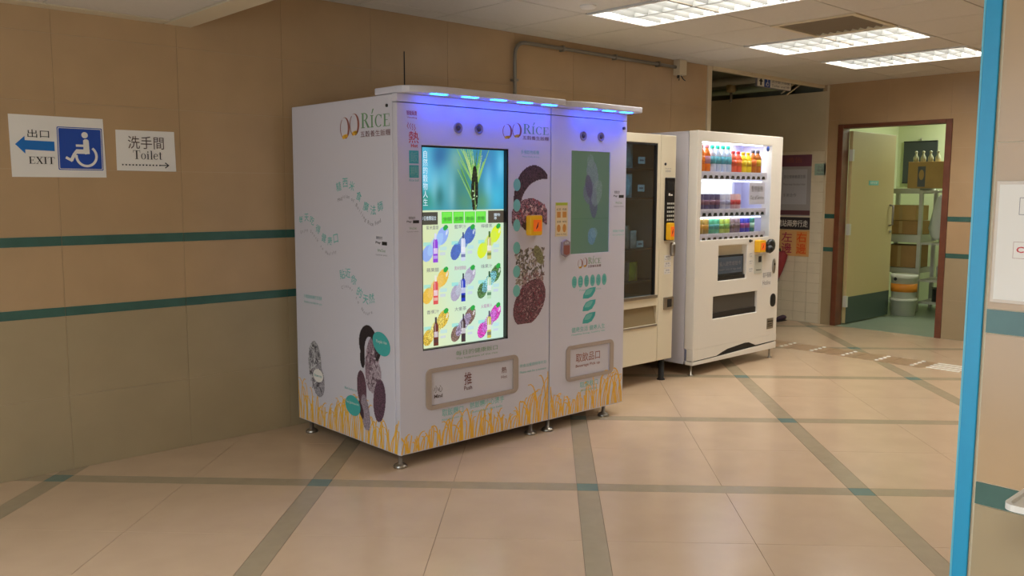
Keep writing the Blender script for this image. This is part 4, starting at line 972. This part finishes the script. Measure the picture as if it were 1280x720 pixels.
for q, (u0, u1, v0, v1) in enumerate(((6.215, 6.28, .885, .925), (6.215, 6.285, .822, .865), (6.215, 6.285, .76, .80), (6.425, 6.575, .620, .770))):
    s_ = part('sticker', B().box(u0, u1, YD - .0012, YD, v0, v1), M['paper'], Dm)
    stacked([(('投幣口', '請拍卡', '退幣', '客戶服務')[q], u0 + .01, u1 - .012, v0 + (v1 - v0) * .55, v0 + (v1 - v0) * .85), (('Coin', 'Tap card', 'Return', 'Hotline')[q], u0 + .012, u1 - .02, v0 + (v1 - v0) * .15, v0 + (v1 - v0) * .4)], FD, M['grey_t'], s_, .002)
lk = part('door_lock', B().ext(FD, ell(6.596, .795, .022, .062, 0, 24), 0, .012), M['steel'], Dm, bevel=.003); part('key_hole', B().lathe([(.009, .012), (.009, .014)], (6.596, YD, .81), (0, -1, 0), 12), M['dark'], lk)
hd = part('handle_cup', B().ext(FD, rrect(6.565, 6.645, .448, .560, .038), 0, .006), M['black'], Dm, bevel=.002); flat('cup_shade', FD, [rrect(6.576, 6.63, .46, .55, .026)], M['dark'], hd, .0072)
ct = part('rating_plate', B().box(6.525, 6.625, YD - .0015, YD, .262, .352), M['steel'], Dm); flat('plate_print', FD, [rect(6.535, 6.615, .322, .330), rect(6.535, 6.60, .300, .306), rect(6.535, 6.61, .284, .290)], M['ink'], ct, .0025)

# paper notice hung inside the display
nt_ = props(part('paper_notice', B().box(6.218, 6.450, YR - .040, YR - .039, 1.312, 1.492), M['paper_p']), 'white out of service notice propped inside the lit drinks display', 'notice')
FN = facing_y(YR - .040)
stacked([('暫停服務', 6.248, 6.42, 1.415, 1.465)], FN, M['grey_t'], nt_, bold=.02); stacked([('Out of Service', 6.234, 6.434, 1.352, 1.385)], FN, M['grey_t'], nt_, bold=.01)

ORD = ['first', 'second', 'third', 'fourth', 'fifth', 'sixth', 'seventh', 'eighth', 'ninth', 'tenth', 'eleventh', 'twelfth']
BOT = {}
def bottle(i, desc, body, cap, label_c, hh):
    x = 5.602 + i * .0715
    t = thing('drink_bottle', '%s, %s bottle from the snack machine, top shelf' % (desc, ORD[i]), 'bottle', (x, YR, SHZ[0]), 'bottles on the top display shelf')
    s = hh / .2
    key = (body, hh)
    r = .031
    part('bottle_body', B().lathe([(r * .9, 0), (r, .006), (r, .055 * s), (r * .92, .065 * s), (r * .92, .115 * s), (r, .125 * s), (r * .8, .148 * s), (.014, .168 * s), (.012, .178 * s)], (x, YR, SHZ[0]), n=14), body, t)
    part('bottle_label', B().lathe([(r * 1.02, .062 * s), (r * 1.02, .118 * s)], (x, YR, SHZ[0]), n=14), label_c, t)
    part('bottle_cap', B().lathe([(.0155, .176 * s), (.0155, .198 * s), (.013, .2 * s)], (x, YR, SHZ[0]), n=14), cap, t)
mo = mat('orange drink', (240, 130, 40), .25); mw = mat('clear water bottle', (206, 214, 238), .2); mr = mat('red orange drink', (236, 96, 66), .25); my = mat('yellow drink', (246, 214, 40), .25); mb = mat('brown tea drink', (196, 110, 40), .25)
ct_ = mat('turquoise cap', (30, 214, 176), .4); cp = mat('pink cap', (232, 150, 160), .4); cr = mat('red cap', (214, 60, 60), .4); lw = mat('pale lilac label', (210, 206, 232), .4); lb = mat('teal blue label', (90, 176, 196), .4)
ly = mat('gold label', (236, 196, 40), .4); lo_ = mat('orange label', (240, 120, 50), .4); lpk = mat('mauve label', (190, 140, 160), .4); cd = mat('dark cap', (96, 92, 96), .4)
for i, a in enumerate([('orange drink with a pink cap', mo, cp, mo, .205), ('orange drink with a mauve label', mo, cp, lpk, .205), ('clear water with a turquoise cap', mw, ct_, lb, .205), ('clear water with a bright turquoise cap', mw, ct_, lb, .205),
                       ('water with a turquoise cap and blue label', mw, ct_, lb, .205), ('clear water beside the red drinks', mw, ct_, lb, .205), ('red orange drink beside the water', mr, cr, mr, .17), ('red orange drink with a red label', mr, cr, lo_, .17),
                       ('yellow drink beside the red drinks', my, ly, my, .165), ('yellow drink with a gold label', my, ly, ly, .165), ('amber drink with an orange label', mb, cd, lo_, .185), ('amber drink with a gold label', mb, cd, ly, .185)]):
    if i < 12: bottle(i, *a)
def can(row, i, desc, m, hh=.118, r=.0305, x=None):
    z = SHZ[row]; x = 5.602 + i * .0715 if x is None else x
    o = part('drink_can', B().lathe([(r * .82, 0), (r, .008), (r, hh - .012), (r * .84, hh - .002), (r * .84, hh)], (x, YR, z), n=14), m)
    props(o, '%s can, %s from the snack machine end of the %s display shelf' % (desc, ORD[i], ('top', 'middle', 'bottom')[row]), 'can', 'cans on the %s display shelf' % ('top', 'middle', 'bottom')[row])
    o['category'] = 'can'
    part('can_lid', B().lathe([(r * .8, hh), (r * .8, hh + .001)], (x, YR, z), n=14), M['steel'], o)
    part('can_stripe', B().lathe([(r * 1.015, hh * .3), (r * 1.015, hh * .62)], (x, YR, z), n=14), CAN2[m.name], o)
CAN2 = {}
def cm(n, c, c2):
    m = mat(n, c, .35); CAN2[n] = mat(n + ' band', c2, .35); return m
c1 = cm('navy can', (92, 84, 124), (130, 84, 110)); c2 = cm('lilac can', (206, 204, 224), (176, 174, 206)); c3 = cm('red white can', (226, 180, 180), (206, 64, 72))
for i in range(4): can(1, i, 'slate purple', c1)
for i in range(4, 6): can(1, i, 'pale lilac', c2)
for i in range(6, 8): can(1, i, 'red and white', c3)
c4 = cm('olive gold can', (170, 140, 70), (206, 150, 50)); c5 = cm('teal green can', (84, 176, 140), (60, 150, 150)); c6 = cm('lime can', (176, 196, 90), (120, 170, 80)); c7 = cm('mauve grey can', (140, 118, 130), (110, 90, 100)); c8 = cm('blue can', (58, 68, 190), (150, 60, 140)); c9 = cm('dark green can', (28, 120, 110), (170, 214, 190))
for i, (d_, m_) in enumerate([('olive gold', c4), ('amber', c4), ('teal green', c5), ('sea green', c5), ('lime', c6), ('pale lime', c6), ('mauve grey', c7), ('grey brown', c7), ('bright blue', c8), ('violet blue', c8), ('dark green', c9)]): can(2, i, d_, m_, .12)

# ================================================================== signs and fittings on the long wall
WL = facing_y(0.0)
ex = props(part('exit_sign', B().ext(WL, [(1.088, 1.473), (1.516, 1.475), (1.510, 1.767), (1.085, 1.769)], .0005, .003), M['paper']), 'white EXIT sign with a blue arrow and wheelchair symbol taped to the wall', 'sign')
lettering('出口', WL, 1.163, 1.258, 1.662, 1.70, M['ink'], ex, .004)
flat('arrow_print', WL, [[(1.108, 1.628), (1.150, 1.668), (1.150, 1.648), (1.280, 1.646), (1.280, 1.600), (1.150, 1.604), (1.150, 1.584)]], M['blue2'], ex, .004)
flat('lettering', WL, serif_polys('EXIT', 1.163, 1.278, 1.537, .034), M['ink'], ex, .004)
wp = flat('wheelchair_panel', WL, [rrect(1.293, 1.503, 1.510, 1.720, .006)], M['blue'], ex, .004)
flat('panel_border', WL, ring(rrect(1.297, 1.499, 1.514, 1.716, .005), rrect(1.300, 1.496, 1.517, 1.713, .005)), M['paper'], wp, .0045)
W0, H0, KS = 1.293, 1.510, .21
tr = lambda P: [(W0 + a * KS, H0 + b_ * KS) for a, b_ in P]
icon = [tr(ell(.605, .825, .072, .072))]
icon += [tr([(.565, .70), (.60, .73), (.655, .73), (.69, .70), (.70, .40), (.60, .37), (.565, .44)]), tr([(.70, .385), (.70, .49), (.40, .49), (.38, .385)])]
icon += [tr(q) for q in stroke([(.42, .45), (.36, .37), (.285, .22)], .075)] + [tr(q) for q in stroke([(.31, .215), (.23, .26), (.17, .295)], .06)] + [tr(q) for q in stroke([(.40, .575), (.58, .575)], .055)]
icon += [tr(q) for q in stroke(arc(.625, .335, .225, .235, 52, -185, 30), .058)]
flat('wheelchair_print', WL, icon, M['paper'], wp, .0047)
to = props(part('toilet_sign', B().ext(WL, [(1.569, 1.512), (1.873, 1.511), (1.869, 1.720), (1.570, 1.718)], .0005, .003), M['paper']), 'white Toilet sign with a dotted arrow, smaller, nearer the machines', 'sign')
lettering('洗手間', WL, 1.628, 1.812, 1.625, 1.690, M['brown'], to, .004)
flat('lettering', WL, serif_polys('Toilet', 1.652, 1.800, 1.572, .045), M['ink'], to, .004)
dots = [ell(1.598 + k * .0172, 1.542, .0042, .0042, 0, 10) for k in range(12)] + [rect(1.79, 1.832, 1.540, 1.5445)] + stroke([(1.815, 1.556), (1.834, 1.5425), (1.815, 1.529)], .006)
flat('arrow_print', WL, dots, M['ink'], to, .004)

pts = [(4.316, -.03, 1.86), (4.316, -.03, 2.35)] + [(4.316 + .09 * (1 - math.cos(math.radians(a))), -.03, 2.38 + .09 * math.sin(math.radians(a))) for a in (0, 22, 45, 67, 90)] + [(4.8, -.03, 2.472), (5.62, -.03, 2.470), (6.185, -.03, 2.470)]
cd_ = props(part('conduit', B().tube(pts, .0135, 10), M['galv']), 'grey metal conduit bending along the top of the wall', 'conduit')
for x, z in ((4.316, 2.2), ): part('clip', B().box(x - .02, x + .02, -.048, -.002, z - .008, z + .008), M['galv'], cd_)
for x in (4.8, 5.4, 5.95): part('clip', B().box(x - .008, x + .008, -.048, -.002, 2.45, 2.492), M['galv'], cd_)
jb = props(part('junction_box', B().box(6.19, 6.29, -.07, 0.0, 2.405, 2.532), M['paint'], bevel=.004), 'small cream junction box under the ceiling at the end of the conduit', 'junction box')
part('gland', B().lathe([(.012, 0), (.012, .025)], (6.22, -.035, 2.38), n=10), M['black'], jb)
for q, (dx, dz) in enumerate(((-.03, -.04), (.03, -.03))):
    part('loose_wire', B().tube([(6.225 + .03 * q, -.035, 2.405), (6.225 + .03 * q + dx * .4, -.05, 2.375), (6.225 + .03 * q + dx, -.06, 2.37 + dz * .3)], .004, 6), M['black'], jb)

# hanging direction sign at the mouth of the corridor
hs = thing('direction_sign', 'small hanging direction sign with an up arrow at the corridor mouth', 'sign', (7.92, .08, 2.49))
HS = facing_y(.065)
part('sign_board', B().box(7.61, 8.24, .065, .085, 2.436, 2.530), M['grey_t'], hs)
part('hanger', B().box(7.7, 7.704, .07, .08, 2.52, 2.61).box(8.14, 8.144, .07, .08, 2.52, 2.61), M['galv'], hs)
pp = flat('sign_panel', HS, [rect(7.614, 7.735, 2.44, 2.526), rect(7.845, 8.236, 2.44, 2.526)], M['paper'], hs, .0015)
flat('sign_panel', HS, [rect(7.738, 7.842, 2.44, 2.526)], M['blue'], hs, .0015)
flat('arrow_print', HS, [[(7.66, 2.45), (7.69, 2.45), (7.69, 2.485), (7.712, 2.485), (7.675, 2.518), (7.638, 2.485), (7.66, 2.485)]], M['ink'], pp, .0025)
flat('wheelchair_print', HS, [ell(7.795, 2.51, .008, .008)] + stroke([(7.795, 2.5), (7.797, 2.48), (7.775, 2.478), (7.768, 2.455)], .009) + stroke(arc(7.797, 2.468, .018, .018, 60, -180, 14), .006), M['paper'], hs, .0025)
stacked([('洗手間 升降機', 7.87, 8.21, 2.488, 2.518), ('Toilet and lift', 7.87, 8.21, 2.452, 2.476)], HS, M['grey_t'], pp, .0025)

# pipes in the dark void above the corridor
pv = mat('dull green pipe', (126, 140, 112), .5); 
props(part('ceiling_pipe', B().tube([(8.55, 2.5, 2.53), (8.55, .32, 2.53)], .035, 10), pv), 'dull green pipe running overhead along the corridor wall', 'pipe')
props(part('ceiling_pipe', B().tube([(8.40, 2.5, 2.62), (8.40, .2, 2.62)], .045, 10), mat('grey pipe', (150, 146, 128), .5)), 'thicker grey pipe overhead beside the green pipe', 'pipe')
props(part('air_duct', B().box(7.1, 8.3, 1.1, 1.7, 2.47, 2.85), M['void'], bevel=.02), 'dark boxy air duct above the corridor mouth', 'duct')
vb = props(part('pipe_valve', B().lathe([(.035, -.05), (.055, -.03), (.055, .03), (.035, .05)], (8.43, .90, 2.55), (0, 0, 1), 12), mat('brass valve', (170, 150, 110), .4, metal=.4)), 'pale valve body on the overhead pipes', 'valve')
part('valve_stem', B().lathe([(.014, -.1), (.014, .05)], (8.43, .90, 2.5), (0, 0, 1), 10), M['galv'], vb)
for q, x in enumerate((8.50, 8.62)):
    props(part('hanger_rod', B().tube([(x, .33 - .0 * q, 2.45), (x + .06, .10, 2.62)], .008, 6), M['paint']), ('pale slanted hanger rod beside the direction sign', 'pale slanted hanger rod closer to the end wall')[q], 'rod')

# ================================================================== notices on the corridor wall
FB = facing_x(XB)
po = props(part('poster', B().box(XB - .004, XB - .001, .094, .50, 1.155, 1.815), mat('slate poster', (160, 158, 160), .5)), 'grey poster with a purple header on the white tiled wall', 'poster')
PB = facing_x(XB - .004)
flat('poster_header', PB, [rect(-.50, -.094, 1.69, 1.815)], mat('plum print', (120, 74, 92), .5), po)
flat('poster_picture', PB, [rect(-.44, -.14, 1.28, 1.66)], mat('grey blue print', (176, 178, 186), .5), po)
stacked([('通告', -.40, -.2, 1.73, 1.79)], PB, M['maroon_l'], po, .002); stacked([('各位使用者請注意', -.42, -.16, 1.56, 1.6), ('Please keep this place clean', -.42, -.16, 1.48, 1.51), ('多謝合作', -.42, -.26, 1.36, 1.4)], PB, M['grey_t'], po, .0022)
flat('poster_footer', PB, [rect(-.50, -.094, 1.165, 1.215)], mat('plum footer', (104, 66, 74), .5), po)
bn = props(part('banner', B().box(XB - .006, XB - .001, .090, .50, 1.008, 1.140), mat('charcoal banner', (56, 50, 54), .5)), 'charcoal strip banner with white characters below the grey poster', 'banner')
lettering('請站兩旁行走', facing_x(XB - .006), -.48, -.11, 1.035, 1.11, M['paper'], bn, .001, bold=.02)
op = props(part('poster', B().box(XB - .004, XB - .001, .088, .50, .715, 1.000), mat('tan orange poster', (222, 176, 116), .5)), 'orange and tan poster with two big red characters', 'poster')
flat('poster_stripe', PB, [rect(-.24, -.115, .735, .985)], mat('orange stripe', (226, 150, 80), .5), op)
lettering('右', PB, -.235, -.12, .87, .975, mat('orange ink', (226, 86, 30), .5), op, .002, bold=.02); lettering('邊', PB, -.235, -.12, .745, .855, mat('orange ink b', (222, 90, 40), .5), op, .002, bold=.02)
lettering('左', PB, -.42, -.29, .87, .975, M['crim'], op, .002, bold=.02); lettering('邊', PB, -.42, -.29, .745, .855, M['crim'], op, .002, bold=.02)
gn = props(part('green_notice', B().box(XB - .004, XB - .001, -.068, .058, 1.592, 1.715), mat('pale green notice', (160, 190, 176), .5)), 'small pale green notice beside the grey poster', 'notice')
stacked([('小心', -.03, .045, 1.665, 1.7), ('地滑', -.03, .045, 1.63, 1.658), ('Caution', -.03, .045, 1.6, 1.618)], PB, M['grey_t'], gn, .001)
um = thing('folded_umbrella', 'folded dark red umbrella leaning on the white tiled wall', 'umbrella', (8.66, .38, 0))
part('canopy_cloth', B().tube([(8.73, .375, .76), (8.72, .375, .735), (8.705, .38, .66), (8.69, .39, .56), (8.67, .40, .46)], [.02, .066, .06, .045, .024], 10), mat('dark red cloth', (140, 46, 50), .7), um)
part('umbrella_tip', B().tube([(8.675, .40, .48), (8.655, .405, .36), (8.62, .42, 0.0)], [.03, .014, .007], 8), mat('navy tip', (40, 36, 54), .6), um)
part('umbrella_handle', B().tube([(8.73, .40, .74), (8.745, .42, .79)], .01, 8), M['black'], um)
sh = thing('shoe', 'dark shoe standing on the floor by the white tiled wall', 'shoe', (8.6, .28, 0))
part('shoe_upper', B().tube([(8.70, .30, .036), (8.67, .305, .04), (8.61, .315, .032), (8.56, .325, .022)], [.024, .028, .026, .014], 10), mat('plum shoe', (60, 40, 58), .6), sh)
part('shoe_sole', B().box(8.55, 8.725, .285, .345, 0, .010), M['rubber'], sh, bevel=.005)

# ================================================================== storeroom and its door
fr = B()
fr.box(XB - .018, XB + .125, DY0, DY0 + .058, 0, DZ).box(XB - .018, XB + .125, DY1 - .058, DY1, 0, DZ).box(XB - .018, XB + .125, DY0 + .058, DY1 - .058, DZ - .038, DZ)
props(part('door_frame', fr, M['wood'], bevel=.004), kind='structure')
d1 = props(part('door_1', B().box(8.925, 9.955, -.282, -.242, .012, 2.052), M['leaf'], bevel=.003), kind='structure')
part('kick_plate', B().box(8.93, 9.95, -.2845, -.281, .014, .296), M['kick'], d1, label='dark green kick plate')
dp = part('door_plate', B().box(9.33, 9.56, -.285, -.281, 1.49, 1.54), M['teal_l'], d1); stacked([('儲物室', 9.36, 9.53, 1.505, 1.528)], facing_y(-.285), M['paper'], dp)
part('pull_handle', B().tube([(9.875, -.282, 1.27), (9.875, -.32, 1.26), (9.875, -.32, 1.05), (9.875, -.282, 1.04)], .012, 8), M['galv'], d1)
part('lock', B().lathe([(.016, 0), (.016, .012)], (9.90, -.282, .97), (0, -1, 0), 14), M['steel'], d1)
for z in (.25, 1.02, 1.8): part('hinge', B().box(8.895, 8.935, -.30, -.262, z - .06, z + .06), M['rack'], d1)
SX1 = 11.55
props(part('floor_storeroom', B().box(XB + .0, SX1, -2.4, .45, -.1, .0015), M['sfloor']), kind='structure')
props(part('wall_storeroom', B().box(SX1, SX1 + .1, -2.4, .45, 0, 2.7).box(XB + .13, SX1, .40, .50, 0, 2.7).box(XB + .13, SX1, -2.5, -2.4, 0, 2.7), M['swall']), kind='structure')
props(part('ceiling_storeroom', B().box(XB + .13, SX1, -2.4, .45, 2.6, 2.7), M['swall']), kind='structure')
sl = thing('ceiling_lamp', 'strip lamp on the storeroom ceiling, hidden by the door head', 'ceiling lamp', (10.9, -1.0, 2.6))
part('tube', B().lathe([(.02, -.5), (.02, .5)], (10.9, -1.0, 2.55), (0, 1, 0), 10), M['lamp'], sl); part('batten', B().box(10.85, 10.95, -1.55, -.45, 2.57, 2.60), M['lamp_w'], sl)
ld = bpy.data.lights.new('store_light', 'AREA'); ld.shape = 'RECTANGLE'; ld.size = .1; ld.size_y = 1.0; ld.energy = 26; ld.color = (.95, 1.0, .90)
lo = bpy.data.objects.new('store_light', ld); COL.objects.link(lo); lo.parent = sl; lo.location = (0, 0, -.075)
rk = thing('storage_rack', 'grey white steel storage rack against the storeroom side wall', 'rack', (10.75, -.4, 0))
for x in (10.58, 11.0):
    for y in (.12, -.34, -1.0): part('post', B().box(x - .02, x + .02, y - .02, y + .02, .0015, 1.44), M['rack'], rk)
for z, t_ in ((1.40, .06), (.82, .09), (.45, .06)): part('shelf', B().box(10.57, 11.02, -.32, .13, z, z + t_), M['rack'], rk)
for z in (1.41, .80, .36, .1): part('shelf', B().box(10.57, 11.02, -1.02, -.36, z, z + .025), M['rack'], rk)
def cbox(x0, x1, y0, y1, z0, z1, m, lab, grp='cardboard boxes in the storeroom'):
    t = props(part('cardboard_box', B().box(x0, x1, y0, y1, z0, z1), m, bevel=.004), lab, 'box', grp)
    part('tape', B().box(x0 - .001, x0 + .002, (y0 + y1) / 2 - .02, (y0 + y1) / 2 + .02, z0 + .01, z1 - .005), mat('parcel tape', (190, 160, 110), .4), t)
cbox(10.60, 10.95, -.28, .09, 1.08, 1.26, M['card'], 'pale cardboard box on top of two inside the rack')
cbox(10.60, 10.95, -.30, .10, .912, 1.075, M['card2'], 'brown cardboard box under the pale one on the upper inner shelf')
cbox(10.60, 10.95, -.30, .10, .515, .78, M['card2'], 'brown cardboard box on the lower shelf above the buckets')
tb = props(part('cardboard_box', B().box(10.60, 10.95, -.56, -.155, 1.462, 1.775), M['card'], bevel=.004), 'open cardboard box of bottles on the very top of the rack', 'box', 'cardboard boxes in the storeroom')
flat('box_print', facing_x(10.60), [rect(.27, .36, 1.48, 1.72)], mat('grey blue box print', (110, 112, 120), .5), tb)
flat('box_picture', facing_x(10.60), [ell(.315, 1.62, .03, .06)], M['card'], tb, .002)
cbox(10.62, 10.95, -.95, -.58, 1.437, 1.79, M['card2'], 'cardboard box on the rack top, half hidden by the door frame')
for k in range(4):
    y = -.20 - .085 * k
    o = props(part('spray_bottle', B().lathe([(.03, 0), (.03, .05), (.012, .085), (.012, .11), (.02, .115), (.008, .13)], (10.70, y, 1.7755), n=12), mat('cloudy plastic', (176, 176, 146), .35)), '%s small cloudy bottle from the door leaf on the top box' % ORD[k], 'bottle', 'bottles on the top box')
bb = props(part('notice_board', B().box(SX1 - .03, SX1, -.11, .31, 1.53, 2.07), M['slate'], bevel=.004), 'dark slate board hung on the storeroom wall above the boxes', 'board')
part('board_rim', B().box(SX1 - .034, SX1 - .03, -.11, .31, 2.055, 2.07).box(SX1 - .034, SX1 - .03, -.11, .31, 1.53, 1.545), M['ink'], bb)
part('hook', B().lathe([(.008, 0), (.008, .03)], (SX1 - .02, .1, 2.075), (0, 0, 1), 8), M['galv'], bb)
def bucket(z0, hh, lab, band):
    t = thing('bucket', lab, 'bucket', (10.15, -.37, z0), 'buckets behind the door')
    part('bucket_body', B().lathe([(.132, 0), (.142, hh * .85), (.148, hh * .85), (.148, hh), (.14, hh)], (10.15, -.37, z0), n=24), M['bucket'], t)
    if band: part('bucket_band', B().lathe([(.1415, hh * .28), (.1435, hh * .62)], (10.15, -.37, z0), n=24), M['band_o'], t, label='orange band'); flat('bucket_mark', facing_x(10.15 - .145), [ell(.33, z0 + hh * .82, .02, .02, 0, 8)], M['ink'], t)
bucket(.0015, .20, 'lower white bucket on the green floor behind the door', False)
bucket(.20, .275, 'white bucket with an orange band stacked on another bucket', True)
bg = B(); vv = []; n = 14
for r_, (f_, w_) in enumerate(((0, .02), (.08, .07), (.35, .11), (.75, .13), (.93, .10), (1, .03))):
    for a in range(n):
        t_ = 2 * math.pi * a / n; k_ = 1 + .18 * math.sin(a * 2.3 + r_ * 1.7)
        vv.append((10.50 + .04 * k_ * math.cos(t_), -.575 - .03 * (1 - f_) + w_ * k_ * .75 * math.sin(t_), 1.39 - f_ * .52))
ff = [(i * n + a, i * n + (a + 1) % n, (i + 1) * n + (a + 1) % n, (i + 1) * n + a) for i in range(5) for a in range(n)] + [tuple(range(n)), tuple(range(5 * n, 6 * n))]
props(part('plastic_bag', bg.add(vv, ff, True), M['bag']), 'milky plastic bag hanging from the front of the rack', 'bag', None)
wb2 = props(part('plastic_bag', B().lathe([(.06, 0), (.13, .03), (.14, .14), (.09, .22), (.03, .27)], (10.78, -.62, .3855), n=12), M['bag']), 'crumpled milky bag sitting on the low rack shelf', 'bag')
props(part('cleaning_bottle', B().lathe([(.05, 0), (.055, .1), (.05, .2), (.02, .26), (.02, .3)], (10.75, -.55, .8255), n=14), mat('teal bottle', (110, 150, 150), .35)), 'tall grey teal bottle on the middle rack shelf', 'bottle')
props(part('paint_can', B().lathe([(.075, 0), (.075, .15), (.08, .15), (.08, .165), (.06, .165)], (10.70, -.55, .1255), n=18), mat('dark can', (70, 72, 74), .35, metal=.4)), 'dark round tin low on the rack near the floor', 'tin')
props(part('paint_can', B().lathe([(.06, 0), (.06, .13), (.064, .13), (.064, .145), (.05, .145)], (10.72, -.73, .1255), n=18), mat('grey tin', (120, 124, 128), .35, metal=.4)), 'smaller grey tin beside the dark tin on the rack', 'tin')

# ================================================================== on the tiled wall end
pa = thing('sheet_holder', 'clear holder with a white sheet on the tiled wall end', 'sheet holder', (PX - .004, -4.2, 1.3))
PP = facing_x(PX - .004)
part('backing', B().box(PX - .004, PX, -4.39, -4.068, 1.199, 1.437), mat('cloudy acrylic', (206, 190, 170), .25), pa, bevel=.001)
part('sheet', B().box(PX - .0055, PX - .004, -4.385, -4.0745, 1.206, 1.430), M['paper'], pa)
PS = facing_x(PX - .0055)
stacked([('CAUTION', 4.111, 4.20, 1.299, 1.311)], PS, M['red'], pa, bold=.02)
flat('red_outline', PS, ring(rect(4.105, 4.208, 1.288, 1.320), rect(4.1056, 4.2074, 1.2886, 1.3194)), M['maroon_l'], pa)
flat('sheet_box', PS, ring(rect(4.111, 4.30, 1.372, 1.405), rect(4.112, 4.299, 1.373, 1.404)), M['grey_t'], pa)
ty = thing('wall_tray', 'white plastic wall tray with a raised lip below the sheet', 'tray', (1.76, -4.3, .86))
o = rrect(4.172, 4.62, 1.672, 1.862, .02); i_ = rrect(4.180, 4.612, 1.680, 1.854, .016); n = len(o)
vv = [(x, -y, .850) for y, x in o] + [(x, -y, .862) for y, x in o] + [(x, -y, .862) for y, x in i_] + [(x, -y, .854) for y, x in i_]
ff = [(k_ * n + q, k_ * n + (q + 1) % n, (k_ + 1) * n + (q + 1) % n, (k_ + 1) * n + q) for k_ in range(3) for q in range(n)] + [tuple(range(n)), tuple(range(3 * n, 4 * n))[::-1]]
part('tray_top', B().add(vv, ff), mat('white tray plastic', (226, 224, 216), .4), ty)
part('tray_bracket', B().box(1.75, PX, -4.5, -4.3, .80, .85), M['paper'], ty)
